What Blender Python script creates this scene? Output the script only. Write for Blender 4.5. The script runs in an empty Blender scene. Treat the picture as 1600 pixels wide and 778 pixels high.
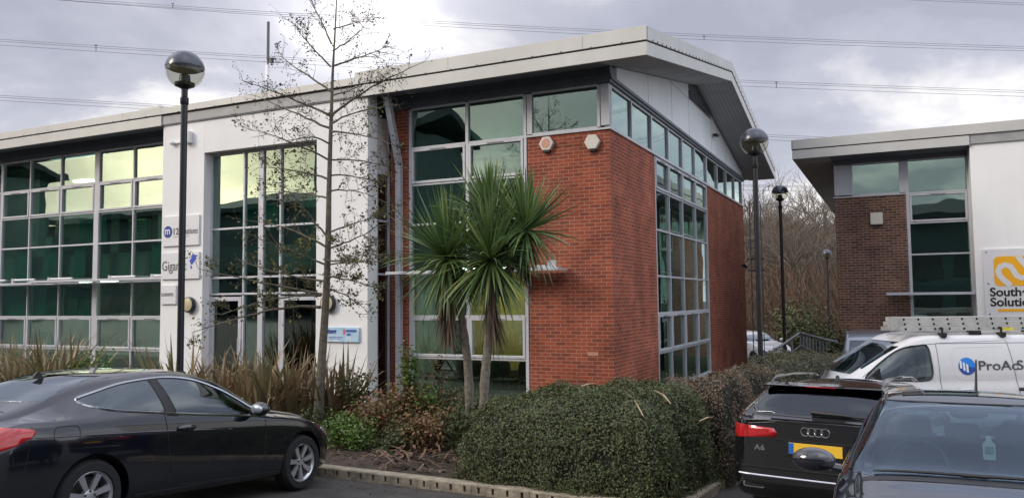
import bpy, bmesh, math, random
import numpy as np
from mathutils import Vector, Matrix
from mathutils.bvhtree import BVHTree
random.seed(7); RNG = np.random.default_rng(7)
SC = bpy.context.scene
COL = SC.collection
R = math.radians

# ------------------------------------------------------------------ camera
PITCH, ROLL, YAW, CAMH, FPX = R(3.70), R(-0.59), R(25.66), 2.08, 1246.0
cam_d = bpy.data.cameras.new('camera'); cam = bpy.data.objects.new('camera', cam_d); COL.objects.link(cam)
cp, sp, cr, sr = math.cos(PITCH), math.sin(PITCH), math.cos(ROLL), math.sin(ROLL)
FW = Vector((0, cp, sp)); _u0 = Vector((0, -sp, cp)); RT = cr*Vector((1, 0, 0)) + sr*_u0; UP = -sr*Vector((1, 0, 0)) + cr*_u0
M = Matrix((RT, UP, -FW)).transposed().to_4x4(); M.translation = Vector((0, 0, CAMH)); cam.matrix_world = M
cam_d.sensor_width = 36; cam_d.lens = 36*FPX/1600; cam_d.clip_end = 3000; cam_d.clip_start = .05
SC.camera = cam

# ------------------------------------------------------------------ sky
w = bpy.data.worlds.new('World'); SC.world = w; w.use_nodes = True
nt = w.node_tree; nt.nodes.clear(); N = nt.nodes.new; LK = nt.links.new
SUN_AZ = Vector((-.95, -.31, 0)).normalized(); SUN_EL = R(31)
SUNV = Vector((SUN_AZ.x*math.cos(SUN_EL), SUN_AZ.y*math.cos(SUN_EL), math.sin(SUN_EL)))
sky = N('ShaderNodeTexSky'); sky.sky_type = 'NISHITA'; sky.sun_disc = False
sky.sun_elevation = SUN_EL; sky.sun_rotation = math.atan2(SUN_AZ.x, SUN_AZ.y); sky.dust_density = 2
tc = N('ShaderNodeTexCoord')
def wmath(op, a, b=None, c=None):
    n = N('ShaderNodeMath'); n.operation = op
    for i, v in enumerate((a, b, c)):
        if v is None: continue
        if isinstance(v, (int, float)): n.inputs[i].default_value = v
        else: LK(v, n.inputs[i])
    return n.outputs[0]
sep = N('ShaderNodeSeparateXYZ'); LK(tc.outputs['Generated'], sep.inputs[0])
# stretch clouds towards the horizon: project the direction on a cloud layer
zz = wmath('ADD', wmath('MAXIMUM', sep.outputs[2], 0.0), .22)
comb = N('ShaderNodeCombineXYZ'); LK(wmath('DIVIDE', sep.outputs[0], zz), comb.inputs[0]); LK(wmath('DIVIDE', sep.outputs[1], zz), comb.inputs[1])
n1 = N('ShaderNodeTexNoise'); n1.inputs['Scale'].default_value = 1.15; n1.inputs['Detail'].default_value = 9; n1.inputs['Roughness'].default_value = .55
n1.inputs['Distortion'].default_value = .35; LK(comb.outputs[0], n1.inputs['Vector'])
rp = N('ShaderNodeValToRGB'); LK(n1.outputs[0], rp.inputs[0])
e = rp.color_ramp.elements; e[0].position = .42; e[0].color = (.34, .35, .425, 1); e[1].position = .62; e[1].color = (.90, .87, .85, 1)
m = rp.color_ramp.elements.new(.51); m.color = (.43, .435, .51, 1)
def lobe(v, power, gain):
    d = N('ShaderNodeVectorMath'); d.operation = 'DOT_PRODUCT'; nv = N('ShaderNodeVectorMath'); nv.operation = 'NORMALIZE'
    LK(tc.outputs['Generated'], nv.inputs[0]); LK(nv.outputs[0], d.inputs[0]); d.inputs[1].default_value = Vector(v).normalized()
    return wmath('MULTIPLY', wmath('POWER', wmath('MAXIMUM', d.outputs['Value'], 0.0), power), gain)
def cscale(col, fac):
    v = N('ShaderNodeVectorMath'); v.operation = 'SCALE'
    if isinstance(col, tuple): v.inputs[0].default_value = col
    else: LK(col, v.inputs[0])
    LK(fac, v.inputs['Scale']); return v.outputs[0]
def cadd(a, b):
    v = N('ShaderNodeVectorMath'); v.operation = 'ADD'; LK(a, v.inputs[0]); LK(b, v.inputs[1]); return v.outputs[0]
hz = wmath('POWER', wmath('SUBTRACT', 1.0, wmath('MAXIMUM', sep.outputs[2], 0.0)), 7.0)   # pale air low down
cloud = cadd(rp.outputs[0], cscale((.30, .29, .27), hz))
gap = wmath('MULTIPLY', lobe((-.20, 1, .36), 110, .9), n1.outputs[0])                   # thin cloud, brighter
cloud = cadd(cloud, cscale((.95, .92, .90), gap))
cloud = cadd(cloud, cscale((.62, .48, .20), lobe((-.95, -.31, .16), 8, .55)))             # low sun behind thin cloud
cloud = cadd(cloud, cscale((1.9, 1.25, .60), wmath('MULTIPLY', lobe((-.95, -.30, .15), 40, 1.05), n1.outputs[0])))
cloud = cadd(cloud, cscale((3.4, 2.6, 1.7), wmath('MULTIPLY', lobe((-.945, -.285, .158), 260, 1.6), n1.outputs[0])))
cloud = cadd(cloud, cscale((.30, .36, .44), lobe((.9, -.25, .5), 3, 1.0)))                # brighter, bluer sky away from the sun
zen = N('ShaderNodeMapRange'); zen.interpolation_type = 'SMOOTHSTEP'; LK(sep.outputs[2], zen.inputs[0]); zen.inputs[1].default_value = .30; zen.inputs[2].default_value = .85; zen.inputs[3].default_value = 1.0; zen.inputs[4].default_value = 2.3   # overcast sky: brighter overhead
cloud = cscale(cloud, zen.outputs[0])
mx = N('ShaderNodeMix'); mx.data_type = 'RGBA'; mx.inputs[0].default_value = .90
LK(sky.outputs[0], mx.inputs[6]); LK(cscale(cloud, wmath('ADD', 10.0, 0.0)), mx.inputs[7])
bg = N('ShaderNodeBackground'); bg.inputs[1].default_value = .1; LK(mx.outputs[2], bg.inputs[0])
ow = N('ShaderNodeOutputWorld'); LK(bg.outputs[0], ow.inputs[0])

sun_d = bpy.data.lights.new('sun', 'SUN'); sun_d.energy = 1.5; sun_d.angle = R(22); sun_d.color = (1, .93, .83)
sun = bpy.data.objects.new('sun', sun_d); COL.objects.link(sun); sun.rotation_euler = (-SUNV).to_track_quat('-Z', 'Y').to_euler()
SC.view_settings.view_transform = 'Standard'; SC.view_settings.look = 'None'; SC.view_settings.gamma = 1
SC.view_settings.use_curve_mapping = False; SC.view_settings.exposure = 0.38
SC.render.engine = 'CYCLES'; SC.cycles.use_denoising = True; SC.cycles.max_bounces = 7; SC.cycles.transparent_max_bounces = 16
SC.cycles.caustics_reflective = False; SC.cycles.caustics_refractive = False

# ------------------------------------------------------------------ measuring helpers
ORI = Vector((0, 0, CAMH))
def at(px, py, Y):                       # the point of the place that was measured at photo pixel px,py and Y metres away
    d = FW + RT*((px-800)/FPX) + UP*((389-py)/FPX); return ORI + d*(Y/d.y)
BC = Vector((1.99, 15.9, 0)); EX = Vector((math.cos(YAW), -math.sin(YAW), 0)); EY = Vector((math.sin(YAW), math.cos(YAW), 0))
def W(x, y, z=0): return BC + EX*x + EY*y + Vector((0, 0, z))         # building axes -> world
def L(p): d = Vector(p)-BC; return (d.dot(EX), d.dot(EY), d.z)        # world -> building axes
def smax(a, b, k=.12): return .5*(a+b+math.sqrt((a-b)**2+k*k))
def gz(X, Y):                            # car park level
    pl = .376-.043*X-.0636*Y
    pl = -smax(-pl, -.75)
    lo = -.55-.017*max(0, Y-16)
    return smax(pl, lo, .05)

# ------------------------------------------------------------------ materials
MATS = {}
def mat(name, col=(.5, .5, .5), rough=.6, metal=0., var=.12, vscale=3., bump=0., bscale=40., coat=0., spec=.5, col2=None, island=None, trans=0., extra=None):
    if name in MATS: return MATS[name]
    m = bpy.data.materials.new(name); m.use_nodes = True; MATS[name] = m
    t = m.node_tree; b = t.nodes['Principled BSDF']
    b.inputs['Roughness'].default_value = rough; b.inputs['Metallic'].default_value = metal
    b.inputs['Coat Weight'].default_value = coat; b.inputs['Coat Roughness'].default_value = .03; b.inputs['Specular IOR Level'].default_value = spec
    tcx = t.nodes.new('ShaderNodeTexCoord')
    if island:
        g = t.nodes.new('ShaderNodeNewGeometry'); r = t.nodes.new('ShaderNodeValToRGB'); t.links.new(g.outputs['Random Per Island'], r.inputs[0])
        el = r.color_ramp.elements
        for i, c in enumerate(island):
            p = i/(len(island)-1)
            if i == 0: q = el[0]
            elif i == len(island)-1: q = el[-1]
            else: q = el.new(p)
            q.position = p; q.color = (*c, 1)
        t.links.new(r.outputs[0], b.inputs['Base Color'])
        if trans:
            tr = t.nodes.new('ShaderNodeBsdfTranslucent'); t.links.new(r.outputs[0], tr.inputs[0]); ms = t.nodes.new('ShaderNodeMixShader'); ms.inputs[0].default_value = trans
            t.links.new(b.outputs[0], ms.inputs[1]); t.links.new(tr.outputs[0], ms.inputs[2]); t.links.new(ms.outputs[0], t.nodes['Material Output'].inputs[0])
    else:
        n = t.nodes.new('ShaderNodeTexNoise'); n.inputs['Scale'].default_value = vscale; n.inputs['Detail'].default_value = 6; n.inputs['Roughness'].default_value = .62
        t.links.new(tcx.outputs['Object'], n.inputs['Vector'])
        r = t.nodes.new('ShaderNodeValToRGB'); t.links.new(n.outputs[0], r.inputs[0]); el = r.color_ramp.elements
        c2 = col2 or tuple(min(1, c*(1+var)) for c in col); c1 = tuple(c*(1-var) for c in col) if not col2 else col
        el[0].position = .32; el[0].color = (*c1, 1); el[1].position = .68; el[1].color = (*c2, 1)
        if extra == 'streak':
            mp = t.nodes.new('ShaderNodeMapping'); mp.inputs['Scale'].default_value = (1.6, 1.6, .2); t.links.new(tcx.outputs['Object'], mp.inputs[0]); ns = t.nodes.new('ShaderNodeTexNoise'); ns.inputs['Scale'].default_value = 1.6; ns.inputs['Detail'].default_value = 6; t.links.new(mp.outputs[0], ns.inputs['Vector'])
            mr = t.nodes.new('ShaderNodeMapRange'); mr.inputs['From Min'].default_value = .35; mr.inputs['From Max'].default_value = .6; mr.inputs['To Min'].default_value = .965; t.links.new(ns.outputs[0], mr.inputs[0]); vs = t.nodes.new('ShaderNodeVectorMath'); vs.operation = 'SCALE'; t.links.new(r.outputs[0], vs.inputs[0]); t.links.new(mr.outputs[0], vs.inputs['Scale']); r = vs
        t.links.new(r.outputs[0], b.inputs['Base Color'])
    if bump:
        n2 = t.nodes.new('ShaderNodeTexNoise'); n2.inputs['Scale'].default_value = bscale; n2.inputs['Detail'].default_value = 5; t.links.new(tcx.outputs['Object'], n2.inputs['Vector'])
        bp = t.nodes.new('ShaderNodeBump'); bp.inputs['Strength'].default_value = bump; bp.inputs['Distance'].default_value = .01; t.links.new(n2.outputs[0], bp.inputs['Height']); t.links.new(bp.outputs[0], b.inputs['Normal'])
    return m

def brick_mat(name, c1, c2, mort, seed=0., patch=None):
    m = bpy.data.materials.new(name); m.use_nodes = True; t = m.node_tree; b = t.nodes['Principled BSDF']; n = t.nodes.new; l = t.links.new
    tc = n('ShaderNodeTexCoord'); sp_ = n('ShaderNodeSeparateXYZ'); l(tc.outputs['Object'], sp_.inputs[0])
    ad = n('ShaderNodeMath'); ad.operation = 'ADD'; l(sp_.outputs[0], ad.inputs[0]); l(sp_.outputs[1], ad.inputs[1])
    cb = n('ShaderNodeCombineXYZ'); l(ad.outputs[0], cb.inputs[0]); l(sp_.outputs[2], cb.inputs[1])
    mp = n('ShaderNodeMapping'); mp.inputs['Location'].default_value = (100.+.012, 10.02, 0); l(cb.outputs[0], mp.inputs[0])
    br = n('ShaderNodeTexBrick'); l(mp.outputs[0], br.inputs['Vector']); br.inputs['Scale'].default_value = 1
    br.inputs['Brick Width'].default_value = .225; br.inputs['Row Height'].default_value = .075; br.inputs['Mortar Size'].default_value = .0066; br.inputs['Mortar Smooth'].default_value = .1
    br.offset = .5; br.inputs['Bias'].default_value = 0.; br.inputs['Color1'].default_value = (*c1, 1); br.inputs['Color2'].default_value = (*c2, 1); br.inputs['Mortar'].default_value = (*mort, 1)
    # weather and firing variation
    nz = n('ShaderNodeTexNoise'); nz.inputs['Scale'].default_value = 1.3; nz.inputs['Detail'].default_value = 5; l(tc.outputs['Object'], nz.inputs['Vector'])
    mr = n('ShaderNodeMapRange'); mr.inputs['From Min'].default_value = .3; mr.inputs['From Max'].default_value = .7; mr.inputs['To Min'].default_value = .66; mr.inputs['To Max'].default_value = 1.22; l(nz.outputs[0], mr.inputs[0])
    nf = n('ShaderNodeTexNoise'); nf.inputs['Scale'].default_value = 60; nf.inputs['Detail'].default_value = 4; l(tc.outputs['Object'], nf.inputs['Vector'])
    mr2 = n('ShaderNodeMapRange'); mr2.inputs['From Min'].default_value = .3; mr2.inputs['From Max'].default_value = .7; mr2.inputs['To Min'].default_value = .82; mr2.inputs['To Max'].default_value = 1.15; l(nf.outputs[0], mr2.inputs[0])
    mm = n('ShaderNodeMath'); mm.operation = 'MULTIPLY'; l(mr.outputs[0], mm.inputs[0]); l(mr2.outputs[0], mm.inputs[1])
    vs = n('ShaderNodeVectorMath'); vs.operation = 'SCALE'; l(br.outputs['Color'], vs.inputs[0]); l(mm.outputs[0], vs.inputs['Scale'])
    l(vs.outputs[0], b.inputs['Base Color']); b.inputs['Roughness'].default_value = .85; b.inputs['Specular IOR Level'].default_value = .25
    bp = n('ShaderNodeBump'); bp.inputs['Strength'].default_value = .5; bp.inputs['Distance'].default_value = .006; bp.invert = True; l(br.outputs['Fac'], bp.inputs['Height']); l(bp.outputs[0], b.inputs['Normal'])
    return m

def glass_mat(name, tint=(.60, .78, .71), refl=.19, gloss=(.80, .94, .90), power=3.0, rough=.0, wob=.0):
    m = bpy.data.materials.new(name); m.use_nodes = True; t = m.node_tree; t.nodes.clear(); n = t.nodes.new; l = t.links.new
    tr = n('ShaderNodeBsdfTransparent'); tr.inputs[0].default_value = (*tint, 1)
    gl = n('ShaderNodeBsdfGlossy'); gl.inputs[0].default_value = (*gloss, 1); gl.inputs['Roughness'].default_value = rough
    lw = n('ShaderNodeLayerWeight'); lw.inputs['Blend'].default_value = .5
    p = n('ShaderNodeMath'); p.operation = 'POWER'; l(lw.outputs['Facing'], p.inputs[0]); p.inputs[1].default_value = power
    q = n('ShaderNodeMapRange'); q.inputs['To Min'].default_value = refl; q.inputs['To Max'].default_value = .95; l(p.outputs[0], q.inputs[0])
    mx = n('ShaderNodeMixShader'); l(q.outputs[0], mx.inputs[0]); l(tr.outputs[0], mx.inputs[1]); l(gl.outputs[0], mx.inputs[2])
    if wob:
        tc = n('ShaderNodeTexCoord'); nz = n('ShaderNodeTexNoise'); nz.inputs['Scale'].default_value = .9; nz.inputs['Detail'].default_value = 1; l(tc.outputs['Object'], nz.inputs['Vector'])
        bp = n('ShaderNodeBump'); bp.inputs['Strength'].default_value = 1; bp.inputs['Distance'].default_value = wob; l(nz.outputs[0], bp.inputs['Height']); l(bp.outputs[0], gl.inputs['Normal'])
    o = n('ShaderNodeOutputMaterial'); l(mx.outputs[0], o.inputs[0]); return m

# ------------------------------------------------------------------ mesh helpers
class MB:
    def __init__(s, f=None): s.v = []; s.f = []; s.fn = f
    def add(s, vs, fs):
        o = len(s.v); s.v += [tuple(s.fn(*p)) if s.fn else tuple(p) for p in vs]; s.f += [tuple(i+o for i in q) for q in fs]; return s
    def box(s, x0, x1, y0, y1, z0, z1):
        return s.add([(x0,y0,z0),(x1,y0,z0),(x1,y1,z0),(x0,y1,z0),(x0,y0,z1),(x1,y0,z1),(x1,y1,z1),(x0,y1,z1)],
                     [(0,3,2,1),(4,5,6,7),(0,1,5,4),(1,2,6,5),(2,3,7,6),(3,0,4,7)])
    def hexa(s, b, t): return s.add(list(b)+list(t), [(0,3,2,1),(4,5,6,7),(0,1,5,4),(1,2,6,5),(2,3,7,6),(3,0,4,7)])
    def prism(s, poly, a, b, ax='y'):     # poly in the two other axes, extruded a..b
        n = len(poly); f = {'y': lambda p, t: (p[0], t, p[1]), 'x': lambda p, t: (t, p[0], p[1]), 'z': lambda p, t: (p[0], p[1], t)}[ax]
        return s.add([f(p, a) for p in poly]+[f(p, b) for p in poly], [tuple(range(n))[::-1], tuple(range(n, 2*n))]+[(i, (i+1) % n, n+(i+1) % n, n+i) for i in range(n)])
    def tube(s, pts, rad, n=8, cap=True):
        pts = [Vector(p) for p in pts]; rad = rad if isinstance(rad, (list, tuple)) else [rad]*len(pts); vs = []; fs = []; pn = None
        for i, p in enumerate(pts):
            t = (pts[min(i+1, len(pts)-1)]-pts[max(i-1, 0)]); t = t.normalized() if t.length > 1e-9 else Vector((0, 0, 1))
            if pn is None: a = Vector((0, 0, 1)) if abs(t.z) < .9 else Vector((1, 0, 0)); u = t.cross(a).normalized()
            else: u = (pn-t*pn.dot(t)); u = u.normalized() if u.length > 1e-6 else t.orthogonal().normalized()
            pn = u; v = t.cross(u)
            for k in range(n): c = 2*math.pi*k/n; vs.append(p+(u*math.cos(c)+v*math.sin(c))*rad[i])
        for i in range(len(pts)-1):
            for k in range(n): a = i*n+k; b = i*n+(k+1) % n; fs.append((a, b, b+n, a+n))
        if cap: fs.append(tuple(range(n))[::-1]); fs.append(tuple(range((len(pts)-1)*n, len(pts)*n)))
        return s.add(vs, fs)
    def lathe(s, prof, c=(0, 0, 0), n=32, ax='z'):    # prof: (r, h)
        vs = []; fs = []
        for r, h in prof:
            for k in range(n):
                a = 2*math.pi*k/n; x, y = r*math.cos(a), r*math.sin(a)
                vs.append((c[0]+x, c[1]+y, c[2]+h) if ax == 'z' else ((c[0]+x, c[1]+h, c[2]+y) if ax == 'y' else (c[0]+h, c[1]+x, c[2]+y)))
        for i in range(len(prof)-1):
            for k in range(n): a = i*n+k; b = i*n+(k+1) % n; fs.append((a, b, b+n, a+n))
        return s.add(vs, fs)
    def ell(s, c, r, nu=16, nv=10):
        vs = []; fs = []
        for j in range(nv+1):
            t = math.pi*j/nv
            for k in range(nu): a = 2*math.pi*k/nu; vs.append((c[0]+r[0]*math.sin(t)*math.cos(a), c[1]+r[1]*math.sin(t)*math.sin(a), c[2]+r[2]*math.cos(t)))
        for j in range(nv):
            for k in range(nu): a = j*nu+k; b = j*nu+(k+1) % nu; fs.append((a, a+nu, b+nu, b))
        return s.add(vs, fs)
    def build(s, name, m=None, parent=None, smooth=False, bevel=0., angle=35):
        me = bpy.data.meshes.new(name); me.from_pydata(s.v, [], s.f); me.validate()
        return link(name, me, m, parent, smooth, bevel, angle)
def link(name, me, m=None, parent=None, smooth=False, bevel=0., angle=35):
    o = bpy.data.objects.new(name, me); COL.objects.link(o)
    if m: me.materials.append(m)
    bm = bmesh.new(); bm.from_mesh(me); bmesh.ops.remove_doubles(bm, verts=bm.verts, dist=1e-6) if smooth else None
    bmesh.ops.recalc_face_normals(bm, faces=bm.faces) if len(bm.faces) < 60000 else None
    if smooth:
        for f in bm.faces: f.smooth = True
        for e_ in bm.edges:
            if len(e_.link_faces) == 2 and e_.calc_face_angle(0) > R(angle): e_.smooth = False
    bm.to_mesh(me); bm.free()
    if bevel:
        b = o.modifiers.new('edge', 'BEVEL'); b.width = bevel; b.segments = 2; b.limit_method = 'ANGLE'; b.angle_limit = R(40)
    if parent: o.parent = parent
    return o
def empty(name, loc=(0, 0, 0), rz=0., rot=None):
    o = bpy.data.objects.new(name, None); COL.objects.link(o); o.location = loc; o.rotation_euler = rot or (0, 0, rz); o.empty_display_size = .2; return o
def tag(o, label=None, cat=None, group=None, kind=None):
    if label: o['label'] = label
    if cat: o['category'] = cat
    if group: o['group'] = group
    if kind: o['kind'] = kind
    return o
def copy_tree(o, parent=None):
    c = o.copy(); COL.objects.link(c); c.parent = parent
    for ch in list(o.children): copy_tree(ch, c)
    return c
def text(name, s, size, m, parent, loc, rot=(math.pi/2, 0, 0), shear=0., ext=.002, xs=1., bold=0., align='LEFT'):
    cu = bpy.data.curves.new(name, 'FONT'); cu.body = s; cu.size = size; cu.extrude = ext; cu.shear = shear; cu.offset = bold; cu.align_x = align
    t_ = bpy.data.objects.new('t', cu); COL.objects.link(t_); me = bpy.data.meshes.new_from_object(t_.evaluated_get(bpy.context.evaluated_depsgraph_get())); bpy.data.objects.remove(t_)
    o = bpy.data.objects.new(name, me); COL.objects.link(o); o.parent = parent; o.location = loc; o.rotation_euler = rot; o.scale = (xs, 1, 1); me.materials.clear(); me.materials.append(m); return o
def rrect(x0, x1, z0, z1, r, n=5):
    o = []
    for cx, cz, a0 in ((x1-r, z1-r, 0), (x0+r, z1-r, 90), (x0+r, z0+r, 180), (x1-r, z0+r, 270)):
        for k in range(n+1): a = R(a0+90*k/n); o.append((cx+r*math.cos(a), cz+r*math.sin(a)))
    return o
def quads(name, P, m, parent=None, tri=False):       # P: (n,k,3) array, every row one loose face
    n, k, _ = P.shape; me = bpy.data.meshes.new(name); me.vertices.add(n*k); me.vertices.foreach_set('co', P.reshape(-1).astype('f4'))
    me.loops.add(n*k); me.loops.foreach_set('vertex_index', np.arange(n*k, dtype='i4')); me.polygons.add(n)
    me.polygons.foreach_set('loop_start', np.arange(0, n*k, k, dtype='i4')); me.update(calc_edges=True); me.validate()
    me.materials.append(m); o = bpy.data.objects.new(name, me); COL.objects.link(o)
    if parent: o.parent = parent
    return o
def leaf_quads(P, D, size, aspect=.5, jit=.6):       # leaves at P, roughly facing D
    n = len(P); D = D+RNG.normal(0, jit, (n, 3)); D /= np.linalg.norm(D, axis=1, keepdims=True)+1e-9
    A = RNG.normal(0, 1, (n, 3)); T = np.cross(D, A); T /= np.linalg.norm(T, axis=1, keepdims=True)+1e-9; B = np.cross(D, T)
    s = (size*RNG.uniform(.6, 1.3, n))[:, None]
    return np.stack([P-T*s, P-B*s*aspect+D*s*.15, P+T*s, P+B*s*aspect+D*s*.15], 1)
def rib(pts, wid, up=None):                          # a leaf blade: list of points and widths -> verts, faces
    pts = [Vector(p) for p in pts]; vs = []; fs = []
    d = pts[-1]-pts[0]; side = d.cross(Vector((0, 0, 1)));  side = side.normalized() if side.length > 1e-3 else Vector((1, 0, 0))
    if up is not None: side = Vector(up)
    for i, p in enumerate(pts): vs += [p-side*wid[i], p+side*wid[i]]
    for i in range(len(pts)-1): a = 2*i; fs.append((a, a+1, a+3, a+2))
    return vs, fs
# ------------------------------------------------------------------ palette
m_asph = mat('asphalt', (.030, .029, .028), .72, var=.25, vscale=2.2, bump=1., bscale=90, col2=(.070, .066, .060))
m_soil = mat('soil', (.022, .016, .012), .95, vscale=6, bump=1, bscale=30, col2=(.06, .042, .03))
m_kerb = mat('kerb_stone', (.17, .145, .105), .9, vscale=7, bump=.6, bscale=60, col2=(.40, .35, .26))
m_dark = mat('recess_black', (.008, .008, .008), .9)
m_white = mat('white_render', (.80, .80, .79), .75, var=.06, vscale=.9, bump=.15, bscale=25, col2=(.86, .86, .85), extra='streak')
m_alu = mat('grey_aluminium', (.50, .51, .55), .45, metal=.15, var=.06, col2=(.58, .59, .62))
m_fasc = mat('fascia_metal', (.49, .485, .46), .5, metal=.1, var=.06, vscale=.7, col2=(.57, .565, .54), extra='streak')
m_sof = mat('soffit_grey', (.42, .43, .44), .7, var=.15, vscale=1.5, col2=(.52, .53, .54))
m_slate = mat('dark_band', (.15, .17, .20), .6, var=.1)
m_gab = mat('gable_panel', (.76, .79, .81), .6, var=.08, vscale=.5, col2=(.84, .86, .87), extra='streak')
m_roof = mat('roof_sheet', (.35, .35, .35), .5)
m_brick = brick_mat('red_brick', (.37, .087, .042), (.215, .056, .037), (.38, .23, .17))
m_brick2 = brick_mat('brown_brick', (.21, .105, .070), (.095, .055, .042), (.36, .28, .23))
m_glass = glass_mat('window_glass', wob=.004)
m_glassdark = glass_mat('dark_glass', (.10, .16, .15), .10)
m_blind = mat('green_blind', (.05, .22, .18), .8, var=.15, vscale=2)
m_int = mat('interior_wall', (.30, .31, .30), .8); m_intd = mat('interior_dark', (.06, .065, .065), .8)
m_yel = mat('yellow_wall', (.52, .32, .09), .8, var=.1); m_floor = mat('carpet', (.07, .07, .08), .9); m_ceil = mat('ceiling', (.55, .56, .55), .8)
m_black = mat('black_paint', (.012, .013, .018), .35, var=.1, spec=.5)

# ------------------------------------------------------------------ ground
def grid(name, xs, ys, f, m):
    me = bpy.data.meshes.new(name); nx, ny = len(xs), len(ys)
    v = [(x, y, f(x, y)) for y in ys for x in xs]; fc = [(j*nx+i, j*nx+i+1, (j+1)*nx+i+1, (j+1)*nx+i) for j in range(ny-1) for i in range(nx-1)]
    me.from_pydata(v, [], fc); o = bpy.data.objects.new(name, me); COL.objects.link(o); me.materials.append(m)
    for p in me.polygons: p.use_smooth = True
    return o
gx = sorted(set([-900, -400, -200, -120, -80, -60]+list(np.arange(-50, 50.1, 1.0))+[60, 80, 120, 200, 400, 900]))
ground = grid('ground', gx, gx, lambda x, y: gz(x, y) if abs(x) < 130 and y < 130 else gz(max(-130, min(130, x)), min(130, y)), m_asph); tag(ground, kind='structure')
KF, KX = -6.70, 2.95                                   # kerb lines in building axes
def bedz(x, y):
    X, Y, _ = W(x, y); k = gz(*W(x, -6.5)[:2])+.07
    t = max(0, min(1, (y+6.4)/3.5)); return (k*(1-t)+(-.06)*t)+.03*math.sin(x*3.1+y*1.7)*math.sin(y*2.3)*min(1, (y+6.45)*2)
def bed2(x, y):
    X, Y, _ = W(x, y); z0 = gz(X, Y)+.08
    return max(z0, bedz(x, y)-.02*max(0, y+2)) if y < 2 else max(z0, -.16-.01*y)
MBd = MB()
xs = list(np.arange(-30, 2.81, .4)); ys = list(np.arange(-6.52, 0.6, .22))
me = bpy.data.meshes.new('planting_bed'); nx = len(xs); v = []
for y in ys:
    for x in xs: p = W(x, y); v.append((p.x, p.y, bedz(x, y)))
me.from_pydata(v, [], [(j*nx+i, j*nx+i+1, (j+1)*nx+i+1, (j+1)*nx+i) for j in range(len(ys)-1) for i in range(nx-1)])
o = bpy.data.objects.new('planting_bed', me); COL.objects.link(o); me.materials.append(m_soil); tag(o, kind='structure'); [setattr(p, 'use_smooth', True) for p in me.polygons]
m_grassy = mat('mossy_grass', (.030, .040, .016), .95, vscale=5, bump=1, bscale=60, col2=(.07, .075, .035))
xs = list(np.arange(-.2, 5.3, .4)); ys = list(np.arange(.45, 19, .6)); me = bpy.data.meshes.new('verge'); nx = len(xs); v = []
for y in ys:
    for x in xs: p = W(x, y); v.append((p.x, p.y, bed2(min(x, 3), y)-.0))
me.from_pydata(v, [], [(j*nx+i, j*nx+i+1, (j+1)*nx+i+1, (j+1)*nx+i) for j in range(len(ys)-1) for i in range(nx-1)])
o = bpy.data.objects.new('verge', me); COL.objects.link(o); me.materials.append(m_grassy); tag(o, kind='structure')

# kerb with drain slots
def kpt(x, y, dz): p = W(x, y); return (p.x, p.y, gz(p.x, p.y)+dz)
kb = MB(); kd = MB()
def kseg(a0, a1, d0, d1, z0, z1, mb, side=False):
    f = (lambda s, d, z: kpt(s, KF+d, z)) if not side else (lambda s, d, z: kpt(KX-d, s, z))
    mb.hexa([f(a0, d0, z0), f(a1, d0, z0), f(a1, d1, z0), f(a0, d1, z0)], [f(a0, d0, z1), f(a1, d0, z1), f(a1, d1, z1), f(a0, d1, z1)])
def kerb_run(a0, a1, side):
    s = a0; k = 0
    while s < a1-.01:
        e_ = min(s+.19, a1); j = .004 if k % 4 == 0 else 0
        kseg(s+j, e_, .07, .26, -.3, .118, kb, side)          # back body
        kseg(s+j, e_, .012, .07, .094, .118, kb, side)        # top lip
        kseg(s+j, e_, .0, .012, -.3, .109, kb, side)if False else None
        kseg(s+j, e_, .0, .07, -.3, .022, kb, side)           # foot
        kseg(s+j, e_, .0, .012, .094, .110, kb, side)
        kseg(s+j, s+.078, .0, .07, .022, .094, kb, side); kseg(s+.112, e_, .0, .07, .022, .094, kb, side)
        kseg(s+.078, s+.084, .002, .07, .022, .034, kb, side); kseg(s+.106, s+.112, .002, .07, .022, .034, kb, side)
        kseg(s+.078, s+.112, .055, .069, .022, .094, kd, side)
        s = e_; k += 1
kerb_run(-14, KX-.26, False); kerb_run(KF+.26, 10, True)
kseg(KX-.26, KX, .0, .26, -.3, .116, kb)
ko = kb.build('kerb', m_kerb, bevel=.006); tag(ko, kind='structure'); kd.build('kerb_slot', m_dark, ko)

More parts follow.
